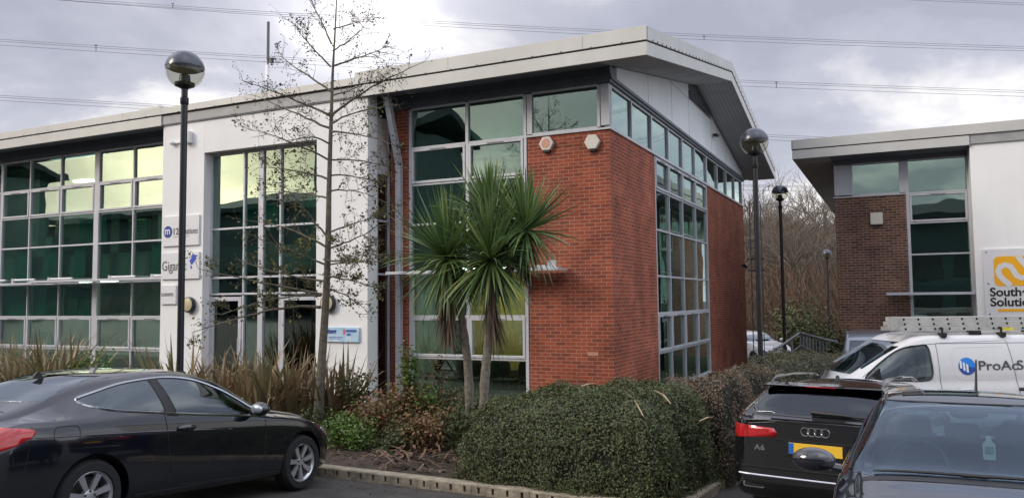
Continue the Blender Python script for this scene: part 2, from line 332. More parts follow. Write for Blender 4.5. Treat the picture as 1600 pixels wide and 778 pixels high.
# ------------------------------------------------------------------ office building helpers
def bempty(name, x, y, z=0):
    p = W(x, y, z); return empty(name, p, -YAW)
LV = [-.10, .84, 1.75, 2.70, 3.80, 4.70, 5.54, 6.44]
PR = random.Random(31)
def window(parent, fm, xs, zs, posts=None, openers=(), glass=None, blinds=None, fw=.046, mfr=None, louv=True):
    """curtain window: fm(s, d, z) maps along / outward / up"""
    mfr = mfr or m_alu; glass = glass or m_glass; fr = MB(fm); n = len(xs)
    for i, x in enumerate(xs):
        h = (posts or {}).get(i, fw)/2; fr.box(x-h, x+h, -.10, .02, zs[0], zs[-1])
    for j, z in enumerate(zs):
        for i in range(n-1):
            a = xs[i]+(posts or {}).get(i, fw)/2; b = xs[i+1]-(posts or {}).get(i+1, fw)/2
            fr.box(a, b, -.09, .012, z-fw/2, z+fw/2)
    o = fr.build('window', mfr, parent, bevel=.004)
    for i in range(n-1):
        for j in range(len(zs)-1):
            a = xs[i]+(posts or {}).get(i, fw)/2; b = xs[i+1]-(posts or {}).get(i+1, fw)/2; z0 = zs[j]+fw/2; z1 = zs[j+1]-fw/2
            if j in openers:
                c = MB(fm); k = .062
                c.box(a+.006, b-.006, -.03, .035, z0+.006, z0+k); c.box(a+.006, b-.006, -.03, .035, z1-k, z1-.006)
                c.box(a+.006, a+k, -.03, .035, z0+k, z1-k); c.box(b-k, b-.006, -.03, .035, z0+k, z1-k)
                co = c.build('casement', mfr, o, bevel=.004)
                if louv:
                    v_ = MB(fm); mm = (a+b)/2; v_.box(mm-.2, mm+.2, .036, .046, z1-.045, z1-.030); v_.box(a+.1, a+.14, .036, .046, z0+.012, z0+.024); v_.box(b-.14, b-.1, .036, .046, z0+.012, z0+.024)
                    v_.build('vent_slot', m_slate, o)
                a += k; b -= k; z0 += k; z1 -= k
            q_ = PR.uniform(-.004, .004), PR.uniform(-.003, .003)
            pz = MB(fm); P_ = lambda s_, d_, z_: (s_, d_+q_[0]*(s_-(a+b)/2)/(b-a)+q_[1]*(z_-(z0+z1)/2)/(z1-z0), z_)
            pz.hexa([P_(a-.004, -.035, z0-.004), P_(b+.004, -.035, z0-.004), P_(b+.004, -.029, z0-.004), P_(a-.004, -.029, z0-.004)], [P_(a-.004, -.035, z1+.004), P_(b+.004, -.035, z1+.004), P_(b+.004, -.029, z1+.004), P_(a-.004, -.029, z1+.004)]).build('pane', glass, o)
    return o
def chevron(x0, x1, y0, yr, y1, zb, rise, th, dz=0.):   # roof cross-section prism along x
    mb = MB(); mb.prism([(y0, zb+dz), (yr, zb+rise+dz), (y1, zb+dz), (y1, zb+th+dz), (yr, zb+rise+th+dz), (y0, zb+th+dz)], x0, x1, 'x'); return mb
def barge(mb, x0, x1, y0, yr, y1, zb, rise, z0, z1):
    for a, b, ra, rb in ((y0, yr, 0, rise), (yr, y1, rise, 0)):
        mb.hexa([(x0, a, zb+z0+ra), (x1, a, zb+z0+ra), (x1, b, zb+z0+rb), (x0, b, zb+z0+rb)], [(x0, a, zb+z1+ra), (x1, a, zb+z1+ra), (x1, b, zb+z1+rb), (x0, b, zb+z1+rb)])
F0 = lambda s, d, z: (s, -d, z)
def boxes(name, m, parent, L_, bevel=0.):
    for b in L_: MB().box(*b).build(name, m, parent, bevel=bevel)
def S0(xo, sg=1): return lambda s, d, z: (xo+sg*d, s, z)

# ================================================================== main office building
B = bempty('office_building', 0, 0)
tag(B, 'large red brick and white office building with curving grey roof and green windows', 'office building')
bw = MB(); bw.box(-1.84, 0, 0, .3, -1, 5.505); bw.prism([(0, .3), (0, 3.33), (-.3, 3.33), (-.3, .3)], -1.2, 5.505, 'z'); bw.build('brick_wall', m_brick, B)
boxes('brick_wall', m_brick, B, [(-.3, 0, 9.19, 15.6, -1.5, 5.505), (-5.28, -4.78, 0, .3, -1, 6.46)]); boxes('plinth', m_brick, B, [(-.3, -.01, 3.33, 9.19, -1.2, -.14), (-4.78, -1.84, .02, .3, -1, -.14), (-21, -11.66, .02, .3, -1, -.14)])
MB().box(-21, -20.7, .3, 15.5, -1, 7).box(-21, -.3, 15.3, 15.59, -1.5, 6.4).build('back_wall', m_int, B)
pb = MB(); pb.box(-.545, -.32, -.004, .05, .965, 1.035); pb.build('pale_brick', mat('pale_brick', (.50, .27, .19), .85), B)
# white entrance block
ww = MB()
ww.box(-11.66, -10.22, -.86, -.5, -1, 6.88); ww.box(-6.72, -5.30, -.86, -.5, -1, 6.88); ww.box(-10.22, -6.72, -.86, -.5, 5.80, 6.88)
ww.box(-11.66, -11.36, -.5, .02, -1, 6.88)
ww.build('white_wall', m_white, B, bevel=.008)
MB().box(-5.62, -5.32, -.5, .0, 5.0, 6.25).build('return_panel', mat('panel_cream', (.50, .49, .47), .6), B)
window(B, S0(-5.32), [-.49, -.02], [-.1, 2.7, 3.9, 4.98], glass=m_glassdark, louv=False)
MB().box(-11.3, -5.62, -.49, 0, 6.2, 6.5).build('lintel', m_white, B)
# entrance screen
ent = window(B, lambda s, d, z: (s, -.62-d, z), [-10.19, -9.12, -8.58, -7.98, -6.75], [2.31, 2.71, 3.91, 5.77], posts={2: .15})
dfx = MB(lambda s, d, z: (s, -.62-d, z))
for x, h in ((-10.19, .0275), (-9.12, .0275), (-8.58, .075), (-7.98, .0275), (-6.75, .0275)): dfx.box(x-h, x+h, -.10, .02, -.1, 2.28)
dfx.build('door_frame', m_alu, B, bevel=.004)
def door(x0, x1, gl):
    d_ = MB(lambda s, d, z: (s, -.62-d, z)); k = .10
    d_.box(x0, x0+k, -.05, .03, -.08, 2.24); d_.box(x1-k, x1, -.05, .03, -.08, 2.24); d_.box(x0+k, x1-k, -.05, .03, 2.14, 2.24); d_.box(x0+k, x1-k, -.05, .03, -.08, .12)
    do = d_.build('door', m_alu, B, bevel=.004); MB(lambda s, d, z: (s, -.62-d, z)).box(x0+k-.004, x1-k+.004, -.01, -.002, .116, 2.144).build('pane', gl, do)
    MB().tube([(x1-.05, -.70, .85), (x1-.05, -.70, 1.25)], .015).build('handle', m_alu, do)
m_doorglass = glass_mat('door_glass', (.16, .25, .21), .10)
door(-10.15, -9.16, m_doorglass); door(-7.94, -6.79, m_doorglass)
sg_ = MB(lambda s, d, z: (s, -.62-d, z)); sg_.box(-9.09, -8.69, -.035, -.029, -.05, 2.27); sg_.box(-8.47, -8.01, -.035, -.029, -.05, 2.27); sg_.build('side_glass', m_glass, B)
# front windows
LX = [-19.58, -18.24, -16.83, -15.27, -13.77, -12.25]
window(B, F0, LX, LV, posts={0: .08, 3: .20, 5: .08}, openers=(1, 5))
window(B, F0, [-21, -19.64], LV, posts={0: .08, 1: .03}, openers=(1, 5))
window(B, F0, [-4.74, -3.27, -1.87], LV, posts={0: .07, 1: .075, 2: .07}, openers=(1, 5))
window(B, F0, [-1.76, -.22], [5.57, 6.44], posts={0: .12, 1: .06})
MB().box(-.185, .0, -.0, .2, 5.60, 6.45).build('corner_panel', m_alu, B, bevel=.004)
# side windows
CY = [.09, 1.56, 3.15, 4.69, 6.16, 7.66, 9.24, 10.87, 12.38, 13.89, 15.4]
window(B, S0(-.02), CY, [5.57, 6.44], posts={0: .09, 2: .09, 6: .09, 10: .1}, fw=.06)
SY = [3.37, 4.64, 6.07, 7.6, 9.13]
window(B, S0(-.02), SY, [-.10, .80, 1.74, 2.63, 3.74, 4.70, 5.50], openers=(1, 5), posts={0: .07, 4: .09})
# sills and bands
boxes('sill', m_alu, B, [(-1.84, .035, -.035, .1, 5.508, 5.55), (-.1, .035, .1, 15.6, 5.508, 5.55), (-21, -11.66, -.04, .02, -.135, -.10), (-4.78, -1.84, -.04, .02, -.135, -.10), (.0, .04, 3.33, 9.19, -.135, -.10)], .004)
boxes('dark_band', m_slate, B, [(-21, -11.66, -.05, .3, 6.465, 6.80)]); boxes('dark_band', m_slate, B, [(-5.28, .05, -.05, .3, 6.465, 6.80), (-.25, .05, .3, 15.6, 6.465, 6.62), (-.3, .04, .3, .42, 6.62, 6.9)]); boxes('band_rib', m_slate, B, [(-5.29, .09, -.09, -.05, 6.56, 6.62), (-21, -11.66, -.09, -.05, 6.56, 6.62), (.05, .09, -.05, 15.6, 6.52, 6.58)])
ZB, RISE, YR, YE0, YE1 = 6.65, 1.65, 7.8, -.9, 16.5
so = lambda y: ZB+RISE*(1-abs(y-YR)/(YR-YE0))
gp = MB(); gp.prism([(.42, 6.62), (15.5, 6.62), (15.5, so(15.5)-.01), (10.02, so(10.02)-.01), (10.02, 7.74), (7.04, 7.74), (7.04, so(7.04)-.01), (.42, so(.42)-.01)], -.12, .0, 'x'); gpo = gp.build('gable_panel', m_gab, B)
gj = MB()
for y in (2.9, 5.1, 7.03, 10.05, 12.4): gj.box(.0, .003, y-.006, y+.006, 6.64, min(so(y)-.03, 7.73 if 7 < y < 10.03 else 99))
gj.box(.0, .003, 4.5, 10.05, 7.716, 7.728)
gj.build('panel_joint', m_slate, gpo)
vt = MB(); z = 7.76; MB().box(-.3, -.2, 7.0, 10.1, 7.7, 8.3).build('vent_back', m_dark, B)
while z < 8.24:
    half = (so(YR)-z-.05)/RISE*(YR-YE0); a = max(7.06, YR-half); b = min(10.0, YR+half)
    if b-a > .1: vt.hexa([(-.02, a, z), (.02, a, z-.03), (.02, b, z-.03), (-.02, b, z)], [(-.02, a, z+.015), (.02, a, z-.015), (.02, b, z-.015), (-.02, b, z+.015)])
    z += .085
vt.build('vent_louvre', m_alu, B)
# roof
rf = chevron(-5.6, 1.03, YE0, YR, YE1, ZB, RISE, .50); rf.v += []; rfo = rf.build('roof', m_roof, B)
chevron(-21.5, -5.602, YE0, YR, YE1, ZB, RISE, .42).build('roof', m_roof, B)
sf = MB(); barge(sf, .10, 1.02, YE0+.01, YR, YE1-.01, ZB, RISE, -.03, -.003); sfo = sf.build('soffit', m_sof, rfo)
sl_ = MB()
for k in range(8): x = .16+k*.115; barge(sl_, x, x+.008, YE0+.02, YR, YE1-.02, ZB, RISE, -.034, -.03)
sl_.build('soffit_joint', m_slate, rfo)
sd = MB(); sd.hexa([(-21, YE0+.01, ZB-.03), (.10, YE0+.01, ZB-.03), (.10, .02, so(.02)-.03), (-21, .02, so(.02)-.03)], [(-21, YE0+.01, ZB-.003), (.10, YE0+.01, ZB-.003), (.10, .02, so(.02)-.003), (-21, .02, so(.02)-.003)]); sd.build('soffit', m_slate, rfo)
def fascia(x0, x1, zt, low=True):
    f_ = MB(); f_.box(x0, x1, YE0-.05, YE0, ZB+.255, zt)
    f_.box(x0, x1, YE0-.02, YE0, ZB+.235, ZB+.255) if low else None
    if low: f_.box(x0, x1, YE0-.035, YE0, ZB-.03, ZB+.225)
    o = f_.build('fascia', m_fasc, rfo, bevel=.005)
    g_ = MB(); x = x0+.6
    while x < x1-.1: g_.box(x, x+.03, YE0-.056, YE0-.05, ZB+.262, ZB+.275); x += .62
    g_.box(x0, x1, YE0-.022, YE0-.019, ZB+.226, ZB+.252)
    g_.build('fixing', m_dark, o)['kind'] = 'stuff'
    j_ = MB(); x = x0+2.4
    while x < x1-.5: j_.box(x, x+.006, YE0-.052, YE0-.049, ZB+.26, zt-.01); x += 3.0
    j_.build('joint', m_slate, o)
fascia(-5.6, 1.075, ZB+.53); fascia(-11.66, -5.602, ZB+.42, False); fascia(-21.5, -11.662, ZB+.45)
bg_ = MB(); barge(bg_, 1.03, 1.075, YE0, YR, YE1, ZB, RISE, -.03, .225); barge(bg_, 1.03, 1.09, YE0, YR, YE1, ZB, RISE, .255, .53); bgo = bg_.build('fascia', m_fasc, rfo, bevel=.005)
b2 = MB(); barge(b2, 1.03, 1.05, YE0, YR, YE1, ZB, RISE, .224, .256); b2.build('groove', m_dark, bgo)
b3 = MB(); y = YE0+.3
while y < YE1:
    z = so(y)+.262; b3.box(1.09, 1.096, y, y+.05, z, z+.03); y += .34
b3.build('fixing', m_dark, bgo)['kind'] = 'stuff'
hs = MB(); hs.box(-13.4, -12.6, -.2, .7, 7.05, 7.42); hs.build('roof_hatch', m_fasc, B, bevel=.01)
# raking steel post
MB().hexa([(-5.07, -.14, -.6), (-4.94, -.14, -.6), (-4.94, -.01, -.6), (-5.07, -.01, -.6)], [(-5.07, -.14, 5.2), (-4.94, -.14, 5.2), (-4.94, -.01, 5.2), (-5.07, -.01, 5.2)]).hexa(
    [(-5.07, -.14, 5.2), (-4.94, -.14, 5.2), (-4.94, -.01, 5.2), (-5.07, -.01, 5.2)], [(-5.07, -.62, 6.64), (-4.94, -.62, 6.64), (-4.94, -.49, 6.70), (-5.07, -.49, 6.70)]).build('steel_post', m_alu, B, bevel=.006)
# brise soleil
def shade(x0, x1, y0, z, parent, br):
    s_ = MB(); s_.box(x0, x1, y0, y0+.05, z-.025, z+.035)
    for k in range(6): yy = y0+.09+k*(abs(y0)-.14)/6; s_.hexa([(x0+.02, yy, z-.015), (x1-.02, yy, z-.015), (x1-.02, yy+.06, z+.01), (x0+.02, yy+.06, z+.01)], [(x0+.02, yy, z-.009), (x1-.02, yy, z-.009), (x1-.02, yy+.06, z+.016), (x0+.02, yy+.06, z+.016)])
    for x in br: s_.box(x-.01, x+.01, y0+.05, -.03, z-.02, z+.03)
    o = s_.build('sun_shade', mat('shade_metal', (.55, .56, .60), .4, metal=.2, var=.05), parent, bevel=.004)
    b_ = MB()
    for x in br: b_.box(x-.06, x+.06, -.16, -.02, z+.035, z+.16) if False else None
    return o
sh = shade(-5.0, -.92, -.62, 2.70, B, [-4.95, -3.3, -1.85, -.95]); MB().box(-1.16, -.98, -.55, -.53, 2.736, 2.88).box(-1.5, -1.2, -.5, -.35, 2.74, 2.79).build('bracket', m_alu, sh)
s2_ = shade(-17.2, -11.68, -.66, 2.745, B, [-17, -15.3, -13.8, -12.2]); s3_ = shade(-21, -17.22, -.56, 2.70, B, [-20.9, -19.6, -18.2])
for x in (-19.3, -17.95, -16.3, -13.75, -12.1): MB().tube([(x-.55, -.28, 2.83), (x+.45, -.28, 2.83)], .035).box(x-.58, x-.5, -.32, -.24, 2.74, 2.88).build('bracket', m_alu, s2_)
# rooms behind the glass
rm = MB(); rm.box(-20.6, -.35, .35, 15.2, 2.86, 3.55); rm.box(-20.6, -.35, .35, 15.2, 6.30, 6.42); fl = rm.build('floor_slab', m_int, B)
MB().box(-20.6, -.35, .3, 15.2, -.3, -.12).build('floor', m_floor, B)
iw = MB(); iw.box(-20.6, -.4, 6.2, 6.35, 3.55, 6.3); iw.box(-20.6, -11.4, 5.0, 5.1, -.12, 2.86); iw.box(-11.3, -5.7, 5.0, 5.1, -.12, 2.86); iw.box(-.9, -.7, 9.3, 15.0, -.1, 6.3); iw.box(-5.4, -5.3, .3, 6.2, -.1, 6.3); iw.box(-11.5, -11.4, .3, 6.2, -.1, 6.3)
for x in (-19.0, -16.4, -12.9, -8.3): iw.box(x-.18, x+.18, .9, 1.2, 3.55, 6.3)
iw.box(-3.6, -3.45, 5.4, 6.2, -.1, 6.3); iw.build('interior_wall', m_int, B)
MB().box(-4.7, -.5, 2.6, 2.7, -.12, 2.86).box(-15.1, -12.3, 2.9, 3.0, -.12, 2.86).build('yellow_wall', m_yel, B)
MB().box(-4.7, -2.9, 2.585, 2.6, -.12, .38).box(-.95, -.5, .4, 2.58, -.1, 2.8).build('counter', mat('dark_wood', (.05, .035, .025), .5), B)
bl = MB(); bl.box(-21, -18.28, .14, .16, 1.78, 2.68); bl.box(-18.2, -16.88, .14, .16, 1.78, 2.68); bl.box(-16.78, -15.4, .14, .16, 1.78, 2.68); bl.box(-21, -18.3, .14, .16, .88, 1.72)
bl.box(-19.0, -18.3, .14, .16, 2.75, 3.75); bl.box(-17.7, -17.1, .14, .16, 2.75, 3.75); bl.box(-16.4, -15.9, .14, .16, 2.75, 3.75); bl.box(-13.2, -12.3, .14, .16, 2.75, 3.75)
bl.box(-14.6, -13.8, .5, .52, 3.85, 4.45); bl.box(-16.7, -15.5, .5, .52, 3.85, 4.6); bl.box(-10.1, -8.8, .2, .22, 3.95, 4.6); bl.box(-18.2, -17.3, .14, .16, .88, 1.3)
bl.build('blind', m_blind, B)
MB().box(-18.0, -17.2, .8, 1.4, .5, .62).box(-16.5, -15.6, .8, 1.4, .5, .62).box(-19.5, -18.5, .9, 1.5, 3.8, 4.2).build('desk', mat('desk_top', (.45, .46, .45), .6), B)
MB().box(-14.6, -13.9, .5, .7, 3.85, 4.5).box(-13.5, -13.4, .6, .7, 3.8, 4.6).build('file_rack', mat('paper', (.7, .68, .5), .8), B)
m_mon = mat('monitor', (.02, .022, .025), .3); rq = random.Random(4)
for x in (-19.6, -18.6, -17.5, -16.2, -14.8, -13.2): MB().box(x-.26, x+.26, .95, .98, .74, 1.08).box(x-.04, x+.04, .96, 1.1, .6, .8).box(x-.15, x+.15, .95, 1.15, .6, .62).build('monitor', m_mon, B)
for x, z0, hh in ((-18.9, 3.8, .9), (-16.9, 3.8, 1.3), (-14.4, 3.8, .6), (-12.9, 3.8, 1.1), (-9.4, 3.8, .8), (-3.8, 3.8, .7), (-2.4, 3.8, 1.2)): MB().box(x-.4, x+.4, 1.6+rq.random(), 2.9, z0-.1, z0+hh).build('cupboard', mat('cupboard', (.35, .37, .36), .6), B)
for x, z0, z1 in ((-14.5, 5.0, 6.4), (-13.0, 5.3, 6.4), (-2.6, 5.2, 6.4), (-7.4, 4.4, 5.7)): MB().box(x-.62, x+.62, .13, .145, z0, z1).build('blind', mat('pale_blind', (.45, .50, .46), .8), B)
m_lit = bpy.data.materials.new('ceiling_light'); m_lit.use_nodes = True; m_lit.node_tree.nodes['Principled BSDF'].inputs['Emission Color'].default_value = (1, .93, .8, 1); m_lit.node_tree.nodes['Principled BSDF'].inputs['Emission Strength'].default_value = 24
for x0, x1, y, z in ((-4.3, -3.1, 1.4, 2.85), (-2.7, -1.2, 1.4, 2.85), (-15, -13.8, 1.5, 2.85), (-20, -19.2, 2.6, 6.29), (-19.0, -17.5, 2.2, 2.85)):
    MB().box(x0, x1, y, y+.28, z-.03, z-.003).build('ceiling_light', m_lit, B)
for x in (-14.3, -13.65):
    p = bempty('framed_picture', x, 2.88, 2.15); MB().box(-.2, .2, -.02, .0, -.3, .3).build('frame', m_black, p); MB().box(-.16, .16, -.024, -.02, -.26, .26).build('paper', mat('paper_w', (.6, .58, .45), .8), p); MB().box(-.07, .07, -.027, -.024, -.1, .1).build('print', m_intd, p)
    tag(p, 'black framed picture on the yellow office wall, '+('left' if x < -14 else 'right')+' one of the pair', 'picture', 'pictures on the yellow wall')
m_chrome = mat('chrome', (.75, .75, .76), .12, metal=1., var=.02); m_seat = mat('black_fabric', (.012, .012, .014), .8)
ch0 = None
for i, x in enumerate((-4.35, -3.62, -2.9, -2.2)):
    if not ch0:
        ch0 = bempty('waiting_chair', x, .75, -.12); MB().prism(rrect(-.25, .25, .52, .92, .19, 7), .0, .05, 'y').build('backrest', m_seat, ch0, bevel=.01)
        MB().box(-.25, .25, .04, .5, .38, .45).build('seat', m_seat, ch0, bevel=.02)
        for sx in (-.22, .22):
            for sy in (.02, .48): MB().tube([(sx, sy, 0), (sx, sy, .42)], .012).build('leg', m_chrome, ch0)
        c = ch0
    else: c = copy_tree(ch0); c.location = W(x, .75, -.12)
    tag(c, ['black round backed chair behind the glass, leftmost in the waiting row', 'black round backed chair, second from left in the window row', 'black round backed chair, third from left in the window row', 'black round backed chair behind the glass nearest the brick corner'][i], 'chair', 'chairs in a row inside the window')
# signs, lamps, alarm boxes on the main building
m_sign = mat('sign_white', (.74, .74, .75), .35, var=.02); m_blue = mat('logo_blue', (.02, .045, .28), .5, var=.03); m_grey = mat('letter_grey', (.10, .10, .12), .5, var=.03)
def board(name, x0, x1, z0, z1, label, yw=-.86, root=None, m=None):
    b_ = bempty(name, x0, yw, z0); MB().box(0, x1-x0, -.045, -.008, 0, z1-z0).build('panel', m or m_sign, b_, bevel=.003); MB().box(.1, x1-x0-.1, -.008, 0, .1, z1-z0-.1).build('batten', m_grey, b_)
    return tag(b_, label, 'sign')
s = board('wall_sign', -11.58, -10.32, 3.53, 4.28, 'white company board with round blue m logo, highest of the wall boards')
MB().lathe([(.001, 0), (.15, 0), (.15, .004), (.001, .004)], (.20, -.05, .36), 32, 'y').build('logo', m_blue, s); text('lettering', 'm', .27, m_sign, s, (.085, -.055, .30), bold=.004)
text('lettering', '12', .24, m_grey, s, (.36, -.05, .28), xs=.92, bold=.003); text('lettering', 'Solutions', .22, m_grey, s, (.60, -.05, .285), xs=.78)
MB().box(.38, .95, -.049, -.046, .22, .228).build('underline', m_grey, s)
s = board('wall_sign', -11.60, -10.30, 2.70, 3.36, 'white company board reading Giganet beside the black lamp post')
text('lettering', 'Giganet', .34, m_grey, s, (.03, -.05, .22), xs=.80)
MB().prism([(.98, .44), (1.06, .34), (1.14, .42), (1.06, .52)], -.05, -.046, 'y').prism([(1.03, .55), (1.12, .62), (1.22, .50), (1.13, .42)], -.052, -.048, 'y').prism([(1.02, .34), (1.07, .30), (1.07, .24), (1.02, .26)], -.05, -.046, 'y').build('logo', mat('royal', (.03, .07, .55), .5), s)
s = board('wall_sign', -11.60, -11.08, 2.08, 2.55, 'small pale board lettered comm, lowest of the wall boards'); text('lettering', 'comm:', .17, m_grey, s, (.02, -.05, .20), xs=.95)
s = board('wall_sign', -6.42, -5.50, 1.21, 1.53, 'pale blue board behind the bare tree trunk', m=mat('sign_blue', (.30, .55, .75), .4, var=.1, vscale=5, col2=(.62, .72, .80)))
text('lettering', 'item', .15, mat('ink', (.01, .02, .25), .5), s, (.03, -.05, .19), shear=.3, bold=.003)
MB().box(.50, .56, -.05, -.046, .17, .28).build('mark', mat('pink', (.6, .15, .2), .5), s); MB().box(.58, .86, -.05, -.046, .22, .27).box(.1, .5, -.05, -.046, .1, .11).box(.1, .45, -.05, -.046, .07, .078).box(.6, .7, -.05, -.046, .14, .19).build('small_print', mat('ink2', (.05, .12, .4), .5), s)
m_lens = mat('lamp_lens', (.55, .46, .28), .35, var=.05)
for i, x in enumerate((-10.60, -6.33)):
    b_ = bempty('wall_lamp', x, -.86, 2.06); MB().lathe([(.001, -.02), (.19, -.02), (.2, -.06), (.19, -.10), (.17, -.11), (.16, -.11)], n=28, ax='y').build('casing', m_black, b_, smooth=True); MB().lathe([(.165, -.10), (.155, -.125), (.09, -.14), (.001, -.143)], n=28, ax='y').build('lens', m_lens, b_, smooth=True); MB().box(-.05, .05, -.02, 0, -.05, .05).build('backplate', m_black, b_)
    tag(b_, ['round black bulkhead lamp with cream lens, right beside the lamp post', 'round bulkhead lamp half hidden behind the bare tree trunk'][i], 'wall lamp', 'bulkhead lamps by the entrance')
def hexbox(x, z, r, lab, print_):
    b_ = bempty('alarm_box', x, 0, z); P = [(r*math.cos(R(60*k)), r*math.sin(R(60*k))) for k in range(6)]
    MB().prism(P, -.09, 0, 'y').build('casing', mat('cream_plastic', (.66, .63, .55), .45, var=.03), b_, bevel=.015); MB().box(-.07, .07, -.075, -.005, -r*.86-.04, -r*.85).build('strobe', m_black, b_)
    if print_: MB().lathe([(.001, -.091), (r*.6, -.091), (r*.6, -.093), (.001, -.093)], n=24, ax='y').build('emblem', mat('red_print', (.55, .14, .07), .5, var=.5, vscale=30, col2=(.7, .5, .4)), b_)
    tag(b_, lab, 'alarm box', 'six sided alarm boxes on the brick')
hexbox(-1.36, 5.33, .165, 'six sided cream alarm box with red printed emblem', True); hexbox(-.35, 5.27, .17, 'plain six sided cream alarm box nearest the brick corner', False)
b_ = bempty('security_box', -10.72, -.86, 6.22); MB().box(-.10, .10, -.14, 0, -.14, .16).build('casing', m_sign, b_, bevel=.02); MB().box(-.55, -.1, -.05, -.02, -.10, -.05).ell((-.55, -.06, -.08), (.06, .06, .06)).build('sensor', m_sign, b_); tag(b_, 'small white sensor housing high on the white wall beside the lamp post', 'sensor')
b_ = bempty('security_camera', 0, 10.35, 7.3); MB().box(0, .12, -.03, .03, -.03, .03).build('bracket', m_black, b_); MB().tube([(.12, .12, -.02), (.12, -.22, -.07)], .05).build('body', m_black, b_); tag(b_, 'small dark camera on the grey gable near the louvre', 'security camera', 'cameras on the gable side')
b_ = bempty('security_camera', 0, 15.0, 3.27); MB().box(0, .15, -.04, .04, -.04, .05).build('bracket', m_black, b_); MB().tube([(.15, .1, 0), (.15, -.15, -.03)], .06).build('body', m_black, b_); tag(b_, 'small dark camera low on the far brick wall', 'security camera', 'cameras on the gable side')
# antenna mast on the roof
b_ = bempty('antenna_mast', -12.7, 4.0, 7.9); q = 3.1
MB().tube([(0, 0, 0), (0, 0, 2.0)], .025).tube([(0, 0, 1.9), (0, 0, 3.15)], .045).build('mast', mat('mast_grey', (.12, .12, .12), .6), b_); MB().box(-.07, .03, -.05, .05, 1.15, 1.75).build('antenna', m_sign, b_, bevel=.01); MB().tube([(0, 0, 1.85), (.14, 0, 1.88)], .03).box(.08, .2, -.05, .05, 1.8, 1.95).build('clamp', m_black, b_); tag(b_, 'thin pole aerial standing on the white building roof', 'aerial')
# cage ladder at the far corner
b_ = bempty('access_ladder', .12, 16.3, -.8); l_ = MB()
l_.tube([(0, 0, 0), (0, 0, 6.6)], .02).tube([(.02, 0, 6.5), (.4, 0, 6.5)], .015).tube([(.4, 0, 0), (.4, 0, 6.5)], .016)
for k in range(20): l_.tube([(0, 0, .3+k*.3), (.4, 0, .3+k*.3)], .007, 5)
for z in (3.9, 4.35): l_.box(-.12, .5, -.03, .03, z, z+.05)
l_.build('frame', m_grey, b_); tag(b_, 'thin dark metal ladder against the far end of the brick wall', 'ladder')

# ================================================================== second building
C2 = bempty('office_building', 0, 0, 0); D = -.53; Y2 = 10.0; X2 = 3.56
tag(C2, 'brown brick office with grey overhanging roof and white side wall, behind the white van', 'office building')
boxes('brick_wall', m_brick2, C2, [(X2, 5.44, Y2, Y2+.3, -1.5, 4.975), (X2, X2+.3, Y2+.3, Y2+3.3, -1.5, 4.975), (X2, X2+.3, Y2+9.2, Y2+15.6, -1.5, 4.975)]); boxes('plinth', m_brick2, C2, [(5.44, 7.1, Y2+.02, Y2+.3, -1.5, -.65)])
MB().box(7.0, 22, 9.15, Y2, -1.5, 6.35).build('white_wall', m_white, C2, bevel=.008)
window(C2, lambda s, d, z: (s, Y2-d, z), [5.48, 7.0], [-.63, .31, 1.22, 2.17, 3.26, 4.15, 5.0, 5.94], openers=(1, 5), posts={0: .08, 1: .08})
window(C2, lambda s, d, z: (s, Y2-d, z), [4.03, 5.36], [5.04, 5.94], posts={0: .06, 1: .16})
MB().box(X2, 4.0, Y2, Y2+.2, 5.06, 5.95).build('corner_panel', m_alu, C2, bevel=.004)
window(C2, S0(X2+.02, -1), [Y2+y for y in SY], [z+D for z in (-.10, .80, 1.74, 2.63, 3.74, 4.70, 5.50)], openers=(1, 5))
window(C2, S0(X2+.02, -1), [Y2+y for y in CY], [5.04, 5.94])
b_ = MB(); b_.box(X2-.035, 5.44, Y2-.035, Y2+.1, 4.978, 5.02); b_.box(X2-.035, X2+.1, Y2+.1, Y2+15.6, 4.978, 5.02); b_.build('sill', m_alu, C2, bevel=.004)
b_ = MB(); b_.box(X2-.05, 7.0, Y2-.05, Y2+.3, 5.96, 6.27); b_.box(X2-.05, X2+.2, Y2+.3, Y2+15.6, 5.96, 6.12); b_.build('dark_band', m_slate, C2)
R2_ = .0
rf2 = chevron(2.58, 22, Y2+YE0, Y2+YR, Y2+YE1, ZB+D, .001, .50).build('roof', m_roof, C2)
b_ = MB(); barge(b_, 2.59, X2-.05, Y2+YE0+.01, Y2+YR, Y2+YE1-.01, ZB+D, .001, -.03, -.003); b_.build('soffit', m_sof, rf2)
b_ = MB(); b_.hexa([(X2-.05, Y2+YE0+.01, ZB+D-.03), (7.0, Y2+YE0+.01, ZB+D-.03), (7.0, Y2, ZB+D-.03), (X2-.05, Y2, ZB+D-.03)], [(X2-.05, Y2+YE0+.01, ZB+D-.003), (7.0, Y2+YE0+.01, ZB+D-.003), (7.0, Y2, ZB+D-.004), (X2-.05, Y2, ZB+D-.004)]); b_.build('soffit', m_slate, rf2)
b_ = MB(); yy = Y2+YE0; z0 = ZB+D; b_.box(2.53, 22, yy-.05, yy, z0+.255, z0+.53); b_.box(2.53, 7.0, yy-.035, yy, z0-.03, z0+.225)
barge(b_, 2.49, 2.58, yy, Y2+YR, Y2+YE1, z0, .001, .255, .53); barge(b_, 2.51, 2.58, yy, Y2+YR, Y2+YE1, z0, .001, -.03, .225); b_.build('fascia', m_fasc, rf2, bevel=.005)
MB().box(2.55, 7.0, yy-.02, yy-.001, z0+.224, z0+.256).build('groove', m_dark, rf2)
b_ = MB(); b_.box(4.84, 7.0, 9.35, 9.40, 2.12, 2.19); [b_.box(4.86, 6.99, 9.44+k*.09, 9.50+k*.09, 2.14, 2.15) for k in range(6)]; b_.build('sun_shade', MATS['shade_metal'], C2, bevel=.004)
